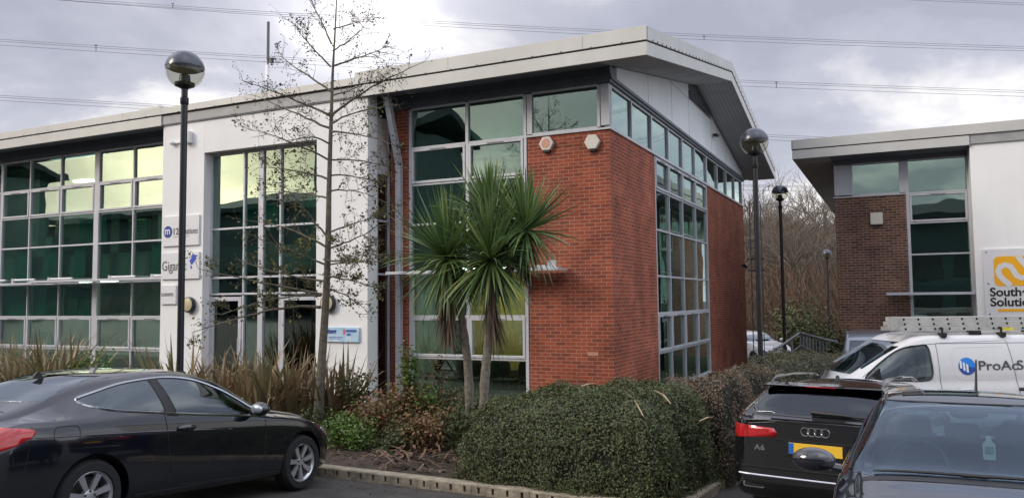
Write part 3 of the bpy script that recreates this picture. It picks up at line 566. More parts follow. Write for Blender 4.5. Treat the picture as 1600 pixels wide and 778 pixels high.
MB().box(X2+.4, 12, Y2+4.2, Y2+4.3, -.6, 5.9).box(X2+.4, 12, Y2+.4, Y2+9, 2.4, 3.0).box(X2+.4, 12, Y2+.4, Y2+9, 5.9, 6.0).box(7.1, 7.2, Y2+.3, Y2+4.2, -.6, 5.9).build('interior_wall', m_intd, C2)
b_ = bempty('alarm_box', 4.66, Y2, 4.32); MB().box(-.165, .165, -.11, 0, -.17, .17).build('casing', mat('cream_plastic'), b_, bevel=.02); MB().box(-.08, .08, -.09, 0, -.21, -.171).build('strobe', m_black, b_); tag(b_, 'square cream alarm box on the brown brick wall', 'alarm box')
s = bempty('wall_sign', 7.18, 9.15, 1.50); MB().box(0, 1.75, -.05, -.006, 0, 1.80).build('panel', mat('acrylic', (.70, .70, .71), .15, var=.02), s, bevel=.004); tag(s, 'white square board with yellow snake logo and black lettering, on the right building', 'sign')
m_amb = mat('amber', (.86, .42, .012), .45, var=.02)
MB().prism(rrect(.24, 1.30, .83, 1.60, .12, 6), -.056, -.051, 'y').build('logo', m_amb, s)
def ribbon(mb, pts, wd, y0, y1):
    pts = [Vector(p) for p in pts]; l_ = []; r_ = []
    for i, p in enumerate(pts):
        t = (pts[min(i+1, len(pts)-1)]-pts[max(0, i-1)]).normalized(); n_ = Vector((-t.y, t.x)); l_.append(p+n_*wd); r_.append(p-n_*wd)
    for i in range(len(pts)-1): mb.hexa([(l_[i].x, y0, l_[i].y), (l_[i+1].x, y0, l_[i+1].y), (r_[i+1].x, y0, r_[i+1].y), (r_[i].x, y0, r_[i].y)], [(l_[i].x, y1, l_[i].y), (l_[i+1].x, y1, l_[i+1].y), (r_[i+1].x, y1, r_[i+1].y), (r_[i].x, y1, r_[i].y)])
snake = [(.60, .83), (.46, .97), (.36, 1.10), (.33, 1.22), (.38, 1.33), (.50, 1.38), (.61, 1.33), (.68, 1.22), (.73, 1.10), (.84, 1.03), (.96, 1.06), (1.02, 1.16), (1.0, 1.28), (.90, 1.42), (.78, 1.60)]
b_ = MB(); ribbon(b_, snake, .068, -.060, -.057); b_.build('logo_band', MATS['acrylic'], s)
m_ink = mat('black_ink', (.006, .006, .006), .5)
text('lettering', 'Southern', .31, m_ink, s, (.12, -.053, .57), xs=.98, bold=.008); text('lettering', 'Solutions', .31, m_ink, s, (.12, -.053, .31), xs=1.0, bold=.008)
MB().prism(rrect(.28, 1.6, .165, .235, .034), -.056, -.051, 'y').build('bar', m_amb, s)
MB().ell((.08, -.055, 1.72), (.018, .01, .018)).ell((.10, -.055, .10), (.018, .01, .018)).ell((.1, -.055, .9), (.018, .01, .018)).build('fixing', m_grey, s)
# ================================================================== street lamps
m_globe = glass_mat('lamp_globe', (.80, .80, .72), .05, (1, 1, 1), 4)
m_cap = mat('lamp_cap', (.04, .047, .068), .25, var=.05, spec=.6)
def lamp(px, py, Dp, Rg, label, base=None, lean=(0, 0)):
    top = at(px, py, Dp); zg = gz(top.x, top.y)-.05 if base is None else base
    o = empty('street_lamp', (top.x, top.y, zg)); h = top.z-zg
    gb = h-Rg*.78
    MB().tube([(0, 0, 0), (0, 0, 1.3)], .068, 14).tube([(0, 0, 1.28), (0, 0, gb-.25)], .048, 14).lathe([(.075, 0), (.075, .03), (.05, .05)], (0, 0, 1.28), 16).lathe([(.13, 0), (.13, .03), (.07, .04)], (0, 0, .0), 16).build('pole', m_black, o, smooth=True)
    MB().lathe([(.05, -.28), (.06, -.26), (.06, -.18), (.045, -.16), (.045, -.05), (.07, -.03), (Rg*.5, .0), (Rg*.52, .04), (Rg*.30, .06), (Rg*.26, .16), (Rg*.10, .18), (.001, .18)], (0, 0, gb-.02), 24).build('collar', m_black, o, smooth=True)
    ph = [R(a) for a in range(30, 99, 6)]
    hi = [(max(Rg*math.sin(R(a)), .0005), Rg*math.cos(R(a))) for a in range(0, 85, 6)]; 
    MB().lathe(hi+[(Rg*math.sin(R(82)), Rg*math.cos(R(82))), (Rg*.8, Rg*.12), (.001, Rg*.24)], (0, 0, h), 40).build('cap', m_cap, o, smooth=True, angle=60)
    MB().lathe([(Rg*.985*math.sin(R(a)), Rg*.985*math.cos(R(a))) for a in range(82, 150, 6)], (0, 0, h), 40).build('globe', m_globe, o, smooth=True, angle=60)
    MB().lathe([(Rg*.8, 0), (Rg*.3, .05), (.02, .06)], (0, 0, h-.0), 32).build('reflector', mat('reflector', (.45, .42, .30), .3, metal=.6), o, smooth=True)
    MB().lathe([(.03, -.12), (.04, -.08), (.03, 0)], (0, 0, h-Rg*.25), 12).build('bulb', m_sign, o, smooth=True)
    return tag(o, label, 'street lamp', 'globe lamps on black poles')
lamp(289, 110, 11.5, .278, 'globe street lamp on black pole standing before the white wall boards')
lamp(1178.5, 222, 15.0, .265, 'globe street lamp rising in front of the brick building gable, right of the hedge', base=-.5)
lamp(1218.5, 302, 25, .255, 'globe street lamp behind the metal handrail'); lamp(1292, 397, 43, .26, 'smallest far globe lamp, against the brown wood beside the brown brick wall')

# ================================================================== overhead cables
m_wire = mat('cable', (.10, .10, .11), .6)
def cable(label, lines, sp, Dp=95):
    o = empty('overhead_cable', at(lines[0][0][0], lines[0][0][1], Dp)); org = o.location; b_ = MB()
    for ln in lines:
        P = [at(x, y, Dp)-org for x, y in ln]
        # smooth sagging run
        n = len(P); xs_ = np.array([p.x for p in P]); zs_ = np.array([p.z for p in P]); c = np.polyfit(xs_, zs_, min(2, n-1)); X = np.linspace(xs_[0], xs_[-1], 24); dc = np.polyder(c) if len(c) > 1 else [0]
        Z = [(x, 0, float(np.polyval(c, x))) for x in X]; s0, s1 = float(np.polyval(dc, X[0])), float(np.polyval(dc, X[-1]))
        b_.tube([(X[0]-60, 0, Z[0][2]-60*s0)]+Z+[(X[-1]+60, 0, Z[-1][2]+60*s1)], .022, 5)
    b_.build('conductor', m_wire, o)
    s_ = MB()
    for (xa, ya, xb, yb) in sp: a = at(xa, ya, Dp)-org; b = at(xb, yb, Dp)-org; s_.tube([a, b], .05, 5); s_.tube([a+Vector((-.15, 0, 0)), a+Vector((.15, 0, 0))], .05, 5)
    if sp: s_.build('spacer', m_wire, o)
    tag(o, label, 'cable', 'power lines across the sky')
ys_ = lambda f, *o_: [[(x, y+d) for x, y in f] for d in o_]
cable('highest power line, crossing above the building roof ridge', ys_([(100, -1), (480, 20), (800, 41), (1100, 56), (1610, 73)], 0, 3)+ys_([(100, 2), (480, 27), (800, 49), (1100, 63), (1610, 80)], 0), [(270, 6, 270, 13), (1100, 57, 1100, 63)])
cable('power line passing behind the left lamp globe and on past the gable', ys_([(-10, 62), (300, 80), (640, 101), (1140, 126), (1610, 142)], 0, 3)+[[(-10, 71), (300, 89), (640, 110), (1140, 135), (1610, 151)]], [(150, 71, 150, 80), (1213, 129, 1213, 138)])
cable('power line meeting the white roof edge and later the brown brick building roof', ys_([(-10, 149), (255, 164), (1150, 209), (1330, 216)], 0, 3)+[[(-10, 157), (255, 172), (1150, 217), (1330, 224)]], [])
cable('power line just above the middle lamp globe', ys_([(1150, 289), (1300, 292)], 0, 2)+[[(1150, 297), (1300, 300)]], [(1201, 291, 1201, 298)])
cable('lowest power line over the brown wood', ys_([(1150, 322), (1310, 326)], 0, 2)+[[(1150, 330), (1310, 332)]], [])
cable('power line cutting the top right corner of the sky', [[(1370, -2), (1610, 9)], [(1370, -5), (1610, 6)]], [])

# ================================================================== handrail
o = empty('handrail', (6.6, 19.5, -.7)); T = at(1250, 520, 20)-o.location; Lp = at(1208, 549, 20)-o.location; Rp = at(1291, 531, 19)-o.location
dn = Vector((0, 0, -.42)); m_rail = mat('galvanised', (.22, .24, .25), .5, metal=.4); b_ = MB(); b_.tube([Lp+Vector((-.5, 0, -.32)), T, Rp], .035); b_.tube([Lp+dn, T+dn*.75, Rp+dn], .028)
b_.tube([Rp, (Rp.x+.05, Rp.y-.5, Rp.z-.02)], .035); b_.build('rail', m_rail, o, smooth=True)
for k in range(9):
    p = T.lerp(Rp, k/8) if k > 0 else T
    MB().tube([(p.x, p.y, -.1), (p.x, p.y, p.z)], .02, 6).build('post', m_rail, o)
for k in (0, 1):
    p = (Lp.lerp(T, .35+.35*k)); MB().tube([(p.x, p.y, -.1), (p.x, p.y, p.z)], .02, 6).build('post', m_rail, o)
tag(o, 'galvanised steel handrail sloping down behind the hedge at the lamp foot', 'handrail')

# ================================================================== vegetation
G1 = ((.032, .048, .018), (.065, .085, .030), (.095, .12, .042), (.045, .062, .025), (.13, .145, .055), (.10, .075, .036))
m_hedge = mat('hedge_leaf', rough=.65, island=G1, trans=.15)
m_hedge2 = mat('hedge_leaf_brown', rough=.6, island=((.11, .07, .045), (.16, .10, .065), (.075, .075, .04), (.20, .13, .09), (.09, .09, .045), (.26, .18, .12)), trans=.1)
m_hedge3 = mat('hedge_leaf_dull', rough=.6, island=((.060, .070, .035), (.085, .09, .045), (.085, .072, .042), (.12, .12, .06)), trans=.1)
m_core = mat('hedge_dark_core', (.010, .012, .006), .95)
m_twig = mat('twig', (.10, .07, .045), .9)
def hedge(name, poly, zt, label, m, dens, size, base=-.35, mats_extra=None, rnd=.17, seed=1):
    """clipped hedge over polygon (building axes); zt(x,y) gives the clipped top"""
    rg = np.random.default_rng(seed); cx = sum(p[0] for p in poly)/len(poly); cy = sum(p[1] for p in poly)/len(poly)
    P = [Vector((a, b, 0)) for a, b in poly]; n = len(P)
    def inset(d): return [p+(Vector((cx, cy, 0))-p).normalized()*d for p in P]
    loops = [(0, None, -.3), (.02, None, .35), (rnd*.3, None, .68), (rnd*.75, None, .88), (rnd*1.35, None, .97), (rnd*2.1, None, 1.0)]
    def ptz(p, f):
        zb = base; zt_ = zt(p.x, p.y)
        return zb+(zt_-zb)*f if f < 1 else zt_
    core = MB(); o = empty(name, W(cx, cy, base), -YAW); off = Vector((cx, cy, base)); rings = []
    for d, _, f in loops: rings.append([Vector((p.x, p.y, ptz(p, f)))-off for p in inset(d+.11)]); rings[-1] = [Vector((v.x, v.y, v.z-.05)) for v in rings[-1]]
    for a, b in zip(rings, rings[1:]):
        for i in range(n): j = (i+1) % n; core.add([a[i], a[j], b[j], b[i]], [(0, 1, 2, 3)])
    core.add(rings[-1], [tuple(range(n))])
    # sample leaves on sides and top
    tri = []
    R2 = []
    for d, _, f in loops: R2.append([Vector((p.x, p.y, ptz(p, f)))-off for p in inset(d)])
    for a, b in zip(R2, R2[1:]):
        for i in range(n): j = (i+1) % n; tri += [(a[i], a[j], b[j]), (a[i], b[j], b[i])]
    c0 = Vector((cx, cy, zt(cx, cy)))-off; top = R2[-1]
    K = 7
    for i in range(n):
        j = (i+1) % n
        for k in range(K):
            for q in range(2):
                f0, f1 = k/K, (k+1)/K; A = top[i].lerp(c0, f0); Bq = top[j].lerp(c0, f0); C_ = top[j].lerp(c0, f1); D_ = top[i].lerp(c0, f1)
                for v_ in (A, Bq, C_, D_): v_.z = zt(v_.x+cx, v_.y+cy)-base
                tri.append((A, Bq, C_) if q == 0 else (A, C_, D_))
    T_ = np.array([[list(v) for v in t] for t in tri]); cr_ = np.cross(T_[:, 1]-T_[:, 0], T_[:, 2]-T_[:, 0]); ar = np.linalg.norm(cr_, axis=1)/2; Nn = cr_/(2*ar[:, None]+1e-12)
    cen = T_.mean(1); out = cen-np.array([0, 0, .4]); sg = np.sign((Nn*np.concatenate([cen[:, :2], np.full((len(cen), 1), .6)], 1)).sum(1)); Nn = Nn*np.where(sg == 0, 1, sg)[:, None]
    num = int(ar.sum()*dens); idx = rg.choice(len(tri), num, p=ar/ar.sum()); u, v = rg.random((2, num)); k_ = u+v > 1; u[k_] = 1-u[k_]; v[k_] = 1-v[k_]
    Pp = T_[idx, 0]+(T_[idx, 1]-T_[idx, 0])*u[:, None]+(T_[idx, 2]-T_[idx, 0])*v[:, None]; Nv = Nn[idx]
    # lumps
    lump = .075*np.sin(Pp[:, 0]*4.1+Pp[:, 2]*3)*np.sin(Pp[:, 1]*4.7+1)+.03*np.sin(Pp[:, 0]*11+Pp[:, 1]*9)*np.sin(Pp[:, 2]*10+2)
    gapf = np.sin(Pp[:, 0]*7.3+Pp[:, 1]*5.1+1)*np.sin(Pp[:, 1]*8.7-Pp[:, 2]*6.3)*np.sin(Pp[:, 2]*9.1+Pp[:, 0]*3.7); keep = rg.random(num) > np.clip((gapf-.25)*1.6, 0, .75); Pp = Pp[keep]; Nv = Nv[keep]; lump = lump[keep]; num = len(Pp)
    Pp = Pp+Nv*(lump+rg.normal(0, .030, num)-.01)[:, None]
    core.build('branches', m_core, o)  # added near-black core under the leaves, blocks see-through; no branches are modelled
    quads('leaves', leaf_quads(Pp, Nv, size, .55, .55), m, o)
    return tag(o, label, 'hedge'), Pp, off
def zt1(x, y):
    t = max(0, min(1, (x-.0)/1.6)); t = t*t*(3-2*t); f = max(0, min(1, (y+6.5)/1.1)); f = f*(2-f)
    return (.70+.22*t)*(.80+.20*f)+.03*math.sin(x*2.7)+.02*math.sin(y*3.3+x*1.3)
def poly_dense(poly, st=.35):
    o = []
    for i in range(len(poly)):
        a = Vector(poly[i]); b = Vector(poly[(i+1) % len(poly)]); n = max(1, int((b-a).length/st))
        for k in range(n): o.append(tuple(a.lerp(b, k/n)))
    return o
h1, _, _ = hedge('hedge', poly_dense([(-.12, -5.9), (.05, -6.35), (.5, -6.55), (1.4, -6.57), (2.6, -6.5), (2.82, -6.2), (2.9, -4.4), (2.3, -4.0), (1.0, -3.9), (.1, -4.15), (-.2, -4.9)]), zt1, 'wide clipped dark green hedge on the kerb in front of the brick corner', m_hedge, 5200, .0175, rnd=.26)
zt2 = lambda x, y: .93+.03*math.sin(x*2+y*1.3)-.012*max(0, y)
hedge('hedge', poly_dense([(1.9, -4.1), (2.95, -4.45), (3.25, -2.6), (3.5, -1.2), (2.56, -1.2), (2.52, -3.1)]), zt2, 'low clipped hedge with dry brown leaves beyond the dark green one', m_hedge2, 2600, .017, seed=2)
hedge('hedge', poly_dense([(2.56, -1.3), (3.5, -1.3), (4.1, 1.5), (4.4, 3.4), (2.5, 3.6)]), zt2, 'flat dull green hedge around the foot of the tall right lamp', m_hedge3, 2600, .016, seed=3)
hedge('hedge', poly_dense([(-2.7, -3.9), (-.3, -4.0), (0, -3.0), (-2.8, -2.9)]), lambda x, y: .50+.03*math.sin(x*3), 'low green hedge strip behind the palm trunks under the window', m_hedge, 2200, .018, seed=4)
# pale dead cordyline leaves lying on the hedge
m_straw = mat('dead_leaf', rough=.8, island=((.30, .22, .13), (.22, .15, .09), (.38, .28, .17), (.25, .13, .07)))
for i, (x0, y0, x1, y1, lab) in enumerate(((905, 604, 930, 597, 'broad orange dead leaf lying on the hedge top'), (975, 610, 1005, 632, 'long thin dead leaf lying across the hedge middle'), (1022, 612, 1048, 627, 'curved pale dead leaf on the right of the hedge'), (1092, 640, 1114, 635, 'short pale dead leaf far right on the hedge'))):
    def onh(x, y, z=.93):
        d = at(x, y, 1)-ORI; return ORI+d*((z-CAMH)/d.z)
    a = onh(x0, y0); b = onh(x1, y1); a.z = zt1(*L(a)[:2])+.05; b.z = zt1(*L(b)[:2])+.05; mid = (a+b)/2+Vector((.03, .05, .012)); wd = .028 if i == 0 else .012
    vs, fs = rib([Vector((0, 0, 0)), mid-a, b-a], [wd*.5, wd, wd*.4]); r_ = MB().add(vs, fs).build('fallen_leaf', m_straw); r_.location = a; sm = r_.modifiers.new('thick', 'SOLIDIFY'); sm.thickness = .003
    tag(r_, lab, 'leaf', 'dead leaves lying on the hedge')

# bare alder in the bed
m_bark = mat('bark', (.075, .065, .048), .9, vscale=14, bump=1, bscale=40, col2=(.17, .15, .115))
m_catkin = mat('catkin', rough=.8, island=((.03, .02, .012), (.05, .035, .02), (.02, .016, .01), (.06, .06, .02)))
m_aldleaf = mat('alder_leaf', rough=.6, island=((.09, .11, .025), (.14, .15, .035), (.07, .06, .02), (.18, .17, .045), (.05, .07, .02)), trans=.3)
def alder():
    DT = 13.2; base = at(497, 655, DT); base.z = bedz(*L(base)[:2])-.03; o = empty('alder_tree', base); rg = random.Random(3)
    tk = [(497, 672), (499, 620), (503, 560), (508, 490), (511, 430), (513, 370), (514, 300), (516, 230), (518, 170), (520, 110), (523, 60), (526, 0), (528, -40)]
    P = [at(x, y, DT)-base for x, y in tk]; P[0].z = 0
    rad = [.105, .082, .070, .062, .056, .050, .043, .036, .029, .022, .015, .009, .004]
    tr = MB(); tr.tube(P, rad, 12); tr.build('trunk', m_bark, o, smooth=True)
    br = MB(); cat = []; leaf = []
    def twig(p, d, ln, r, lv, low):
        pts = [p]; n = 4; dd = d.copy()
        for k in range(n): dd = (dd+Vector((rg.gauss(0, .16), rg.gauss(0, .16), rg.gauss(.05, .12)))).normalized(); p = p+dd*ln/n; pts.append(p)
        br.tube(pts, [r*(1-.75*k/n) for k in range(n+1)], 4, cap=False)
        if lv > 0:
            for k in range(1, n+1):
                for _ in range(2 if lv > 1 else 1):
                    if rg.random() < .8:
                        a = Vector((rg.gauss(0, 1), rg.gauss(0, 1), rg.gauss(.1, .8))).normalized(); twig(pts[k], (dd*.9+a*.8).normalized(), ln*rg.uniform(.35, .6), r*.55, lv-1, low)
        else:
            for _ in range(rg.choice((1, 2, 3))):
                q = pts[-1]+Vector((rg.gauss(0, .02), rg.gauss(0, .02), -abs(rg.gauss(.015, .02)))); cat.append(q)
            if rg.random() < low*1.1:
                for _ in range(rg.choice((1, 2))): leaf.append(pts[rg.randrange(1, 5)]+Vector((rg.gauss(0, .04), rg.gauss(0, .04), rg.gauss(-.02, .03))))
    mains = [  # photo pixels: start on the trunk, via, end, depth offset
        [(518, 69), (500, 30), (487, 2), .3], [(517, 105), (480, 70), (460, 38), -.4], [(516, 143), (470, 110), (434, 87), .5], [(516, 181), (450, 150), (380, 127), -.5],
        [(514, 200), (455, 175), (400, 150), .7], [(513, 250), (450, 215), (397, 204), -.3], [(512, 280), (460, 262), (405, 262), .6], [(509, 368), (470, 320), (440, 285), -.6],
        [(508, 385), (455, 352), (395, 345), .5], [(507, 413), (460, 392), (400, 372), -.7], [(505, 439), (440, 430), (375, 408), .4], [(502, 462), (430, 458), (345, 492), -.5], [(500, 480), (440, 470), (300, 520), .6], [(503, 460), (400, 440), (310, 420), -.2],
        [(521, 46), (545, 38), (572, 34), -.3], [(520, 80), (550, 65), (578, 30), .4], [(519, 104), (560, 92), (606, 73), -.5], [(518, 150), (560, 140), (590, 120), .6], [(517, 181), (580, 131), (652, 102), -.4], [(516, 195), (560, 168), (622, 165), .5],
        [(516, 206), (560, 205), (618, 228), -.6], [(514, 250), (560, 246), (610, 262), .7], [(513, 275), (560, 270), (600, 290), -.3], [(511, 366), (555, 345), (605, 335), .6], [(510, 390), (560, 375), (590, 352), -.6], [(508, 415), (560, 405), (600, 410), .3],
        [(507, 430), (545, 435), (590, 450), -.5], [(505, 450), (545, 455), (575, 490), .5], [(506, 405), (550, 420), (585, 380), -.9], [(515, 225), (480, 200), (430, 235), -.8], [(514, 300), (545, 290), (590, 310), .9], [(513, 310), (470, 300), (430, 300), .8]]
    for a, b, c, dz in mains:
        A = at(a[0], a[1], DT)-base; Bp = at(b[0], b[1], DT+dz*.5)-base; Cp = at(c[0], c[1], DT+dz)-base; pts = []
        for k in range(11):
            t = k/10; p = A*(1-t)**2+2*t*(1-t)*(Bp*1.0)+Cp*t*t; pts.append(p+Vector((rg.gauss(0, .006), 0, rg.gauss(0, .006)))*(k > 0))
        ln = (Cp-A).length; r0 = .006+.010*ln; br.tube(pts, [r0*(1-.8*k/10) for k in range(11)], 6, cap=False)
        low = max(.05, min(.85, (c[1]-170)/260))
        for k in range(2, 11):
            for _ in range(2 if ln > .6 else 1):
                if rg.random() < .75:
                    d = (pts[min(k, 10)]-pts[k-1]).normalized(); a_ = Vector((rg.gauss(0, 1), rg.gauss(0, 1), rg.gauss(.15, .8))).normalized()
                    twig(pts[k], (d*.7+a_*.9).normalized(), rg.uniform(.18, .42)*(.6+.4*min(1, ln)), .005, 1 if rg.random() < .8 else 2, low)
    br.build('branches', m_bark, o)
    Pn = np.array([list(p) for p in cat]); n = len(Pn); Pn = np.repeat(Pn, 2, 0); quads('catkins', leaf_quads(Pn, RNG.normal(0, 1, (len(Pn), 3)), .0155, .6, .3), m_catkin, o)
    if leaf: Pn = np.array([list(p) for p in leaf]); quads('leaves', leaf_quads(Pn, RNG.normal(0, 1, (len(Pn), 3)), .028, .75, .3), m_aldleaf, o)
    return tag(o, 'slim bare tree with dark catkins in front of the white entrance wall', 'tree')
alder()

# cordyline palms
m_cord = mat('cordyline_leaf', rough=.38, island=((.065, .13, .045), (.10, .18, .06), (.17, .25, .08), (.08, .14, .055), (.28, .34, .11)), trans=.2)
m_dead = mat('cordyline_dead', rough=.8, island=((.10, .065, .04), (.16, .11, .07), (.07, .04, .03)))
m_trunk = mat('cordyline_bark', (.10, .085, .065), .9, vscale=20, bump=1, bscale=50, col2=(.24, .21, .17))
def blades(c, n, ln, wd, el0, el1, rg, droop=.35):
    V = []; Fc = []
    for i in range(n):
        az = rg.uniform(0, 2*math.pi); t = rg.random(); el = R(el0+(el1-el0)*t); d = Vector((math.cos(az)*math.cos(el), math.sin(az)*math.cos(el), math.sin(el))); l_ = ln*rg.uniform(.75, 1.08)
        pts = []; ws = []; p = Vector(c)+d*.04; dd = d.copy(); dr = droop*rg.uniform(.3, 1.2)*(1.1-max(0, math.sin(el)))
        for k in range(7):
            pts.append(p.copy()); ws.append(wd*(.55+.45*min(1, k/1.5)) if k < 4 else wd*(1-(k-3)/3.05)); dd = (dd+Vector((0, 0, -dr*(k/6)**1.5*.5))).normalized(); p = p+dd*(l_/6)
        side = d.cross(Vector((rg.gauss(0, .3), rg.gauss(0, .3), 1))).normalized(); vs, fs = rib(pts, ws, side); o_ = len(V); V += vs; Fc += [tuple(q+o_ for q in f) for f in fs]
    return V, Fc
def cordyline(name, label, trunk, heads, Dd, seed, dead=True):
    rg = random.Random(seed); base = at(*trunk[0], Dd); base.z = bedz(*L(base)[:2])-.03; o = empty(name, base)
    P = [at(x, y, Dd)-base for x, y in trunk]; P[0] = Vector((P[0].x, P[0].y, 0)); n = len(P); t_ = MB()
    Q = []; rr = []
    for i in range(n-1):
        for k in range(6): Q.append(P[i].lerp(P[i+1], k/6)); rr.append(.072*(1-.3*(i+k/6)/(n-1))*(1+.05*rg.gauss(0, 1)))
    Q.append(P[-1]); rr.append(.05); t_.tube(Q, rr, 12)
    for (hx, hy, dy, ln, cnt) in heads:
        h = at(hx, hy, Dd+dy)-base
        if (h-P[-1]).length > .12: t_.tube([P[-2], P[-2].lerp(h, .5)+Vector((0, 0, -.03)), h], [.055, .05, .045], 10)
    t_.build('trunk', m_trunk, o, smooth=True, angle=60)
    V = []; Fc = []
    for (hx, hy, dy, ln, cnt) in heads:
        h = at(hx, hy, Dd+dy)-base
        for (c_, a, b, q, dr) in ((int(cnt*1.5), 22, 88, 1.02, .12), (int(cnt*.8), -15, 30, 1.0, .5), (int(cnt*1.0), -72, -10, .95, .55)):
            v_, f_ = blades(h, c_, ln*q, .0175, a, b, rg, dr); o_ = len(V); V += v_; Fc += [tuple(k+o_ for k in f) for f in f_]
    MB().add(V, Fc).build('leaves', m_cord, o)
    if dead:
        V = []; Fc = []
        for (hx, hy, dy, ln, cnt) in heads:
            h = at(hx, hy, Dd+dy)-base
            for z in (0, .14, .30, .46, .62, .74)[:6 if dead == 2 and cnt > 100 else 3]:
                v_, f_ = blades(h+Vector((0, 0, -z-.05)), 26, ln*.62, .013, -89, -62, rg, .3); o_ = len(V); V += v_; Fc += [tuple(k+o_ for k in f) for f in f_]
        MB().add(V, Fc).build('dead_leaves', m_dead, o)
    return tag(o, label, 'palm', 'cordyline palms in front of the window')
cordyline('cordyline_palm', 'spiky palm with dark thin trunk and shaggy dead skirt, left of the pair', [(735, 640), (733, 600), (729, 550), (722, 500), (712, 440)], [(700, 405, 0, 1.10, 115)], 12.0, 4, 2)
cordyline('cordyline_palm', 'spiky palm with pale leaning trunk and several heads, right of the pair', [(752, 640), (757, 600), (762, 540), (766, 480), (768, 430)], [(767, 405, 0, 1.05, 115), (822, 360, .15, .92, 95), (768, 340, .5, .92, 90)], 11.6, 5, 2)

# flax clumps and shrubs
m_flax = mat('flax_leaf', rough=.5, island=((.16, .12, .06), (.26, .20, .11), (.12, .13, .055), (.36, .27, .15), (.20, .13, .07), (.15, .16, .07), (.44, .35, .21)), trans=.15)
m_flaxr = mat('flax_leaf_red', rough=.5, island=((.17, .11, .065), (.26, .16, .09), (.13, .12, .055), (.27, .21, .13), (.12, .085, .05), (.34, .26, .15)), trans=.15)
def bedpt(px, py, Y): p = at(px, py, Y); x, y, _ = L(p); p.z = bedz(x, y); return p
def clump(px, Y, h, n, label, m, seed, spread=.35, group='flax clumps in the bed'):
    rg = random.Random(seed); p = bedpt(px, 600, Y); o = empty('flax_plant', p); V = []; Fc = []
    for i in range(n):
        a = rg.uniform(0, 6.283); r = spread*rg.random()**.6; c = Vector((r*math.cos(a), r*math.sin(a), 0)); el = R(rg.uniform(48, 88)); az = a+rg.gauss(0, .7)
        d = Vector((math.cos(az)*math.cos(el), math.sin(az)*math.cos(el), math.sin(el))); l_ = 1.15*h*rg.uniform(.65, 1.1); pts = []; ws = []; q = c; dd = d.copy(); dr = rg.choice((.03, .08, .35, .6, .9)); w_ = rg.uniform(.026, .044)
        for k in range(7): pts.append(q.copy()); ws.append(w_*(1-max(0, k-2.5)/3.6)); dd = (dd+Vector((math.cos(az)*dr*.12*k/3, math.sin(az)*dr*.12*k/3, -dr*(k/6)**2))).normalized(); q = q+dd*l_/6
        v_, f_ = rib(pts, ws, Vector((-math.sin(az+rg.gauss(0, .5)), math.cos(az), 0)).normalized()); o_ = len(V); V += v_; Fc += [tuple(k+o_ for k in f) for f in f_]
    MB().add(V, Fc).build('leaves', m, o); return tag(o, label, 'flax plant', group)
clump(20, 16.5, 1.35, 120, 'brown striped flax at the far left edge under the window', m_flax, 11, .5)
clump(75, 16.2, 1.5, 150, 'tall tan flax clump left of the two young green shrubs', m_flax, 12, .5)
clump(145, 16.0, .9, 60, 'low flax clump behind the coupe roof among green shrubs', m_flax, 13, .4)
clump(275, 15.0, 1.35, 90, 'flax clump at the foot of the white sign wall', m_flax, 14, .35)
clump(345, 14.2, 1.2, 130, 'brown flax clump before the left entrance door', m_flaxr, 15, .5)
clump(405, 13.8, 1.3, 170, 'widest flax clump in front of the entrance, tan and orange blades', m_flax, 16, .55)
clump(455, 13.9, 1.3, 150, 'dense flax clump immediately left of the bare tree trunk', m_flaxr, 17, .5)
clump(522, 14.0, 1.25, 80, 'arching dark flax right of the bare tree trunk', m_flaxr, 18, .4)
def bush(name, px, Y, h, r, n, size, m, label, seed, group=None, stems=8, flat=.5, cat='shrub', asp=.55, drop=0.):
    rg = np.random.default_rng(seed); p = bedpt(px, 600, Y) if Y < 17 else Vector((at(px, 600, Y).x, Y, gz(at(px, 600, Y).x, Y))); p.z -= drop; o = empty(name, p); rr = random.Random(seed); b_ = MB(); C_ = []
    for k in range(stems):
        a = rr.uniform(0, 6.283); e_ = Vector((math.cos(a)*r*rr.uniform(.2, .9), math.sin(a)*r*rr.uniform(.2, .9), h*rr.uniform(.6, 1))); mid = e_*.5+Vector((0, 0, h*.12)); b_.tube([Vector((0, 0, -.05)), mid, e_], [.012, .009, .004], 5)
        for t in np.linspace(.25, 1, 8): C_.append(Vector((0, 0, 0)).lerp(mid, min(1, t*2)) if t < .5 else mid.lerp(e_, (t-.5)*2))
    b_.build('stems', m_twig, o); C_ = np.array([list(c) for c in C_]); idx = rg.integers(0, len(C_), n); Pp = C_[idx]+rg.normal(0, 1, (n, 3))*np.array([.11, .11, .10])*max(.6, r/.45); Pp[:, 2] = np.maximum(Pp[:, 2], .02)
    quads('leaves', leaf_quads(Pp, np.array([0, 0, 1.])+rg.normal(0, .3, (n, 3))+Pp*np.array([1, 1, 0]), size, asp, .5), m, o)
    return tag(o, label, cat, group)
m_lime = mat('young_leaf', rough=.4, island=((.06, .12, .02), (.10, .19, .03), (.14, .24, .05), (.08, .14, .03)), trans=.3)
m_dull = mat('dull_leaf', rough=.5, island=((.04, .07, .02), (.06, .09, .03), (.10, .11, .04), (.03, .05, .02)), trans=.2)
m_red = mat('autumn_leaf', rough=.55, island=((.22, .11, .06), (.30, .15, .09), (.16, .13, .05), (.14, .15, .04), (.26, .10, .07), (.10, .12, .03)), trans=.25)
m_maroon = mat('maroon_leaf', rough=.5, island=((.12, .035, .03), (.18, .06, .045), (.10, .05, .03)), trans=.2)
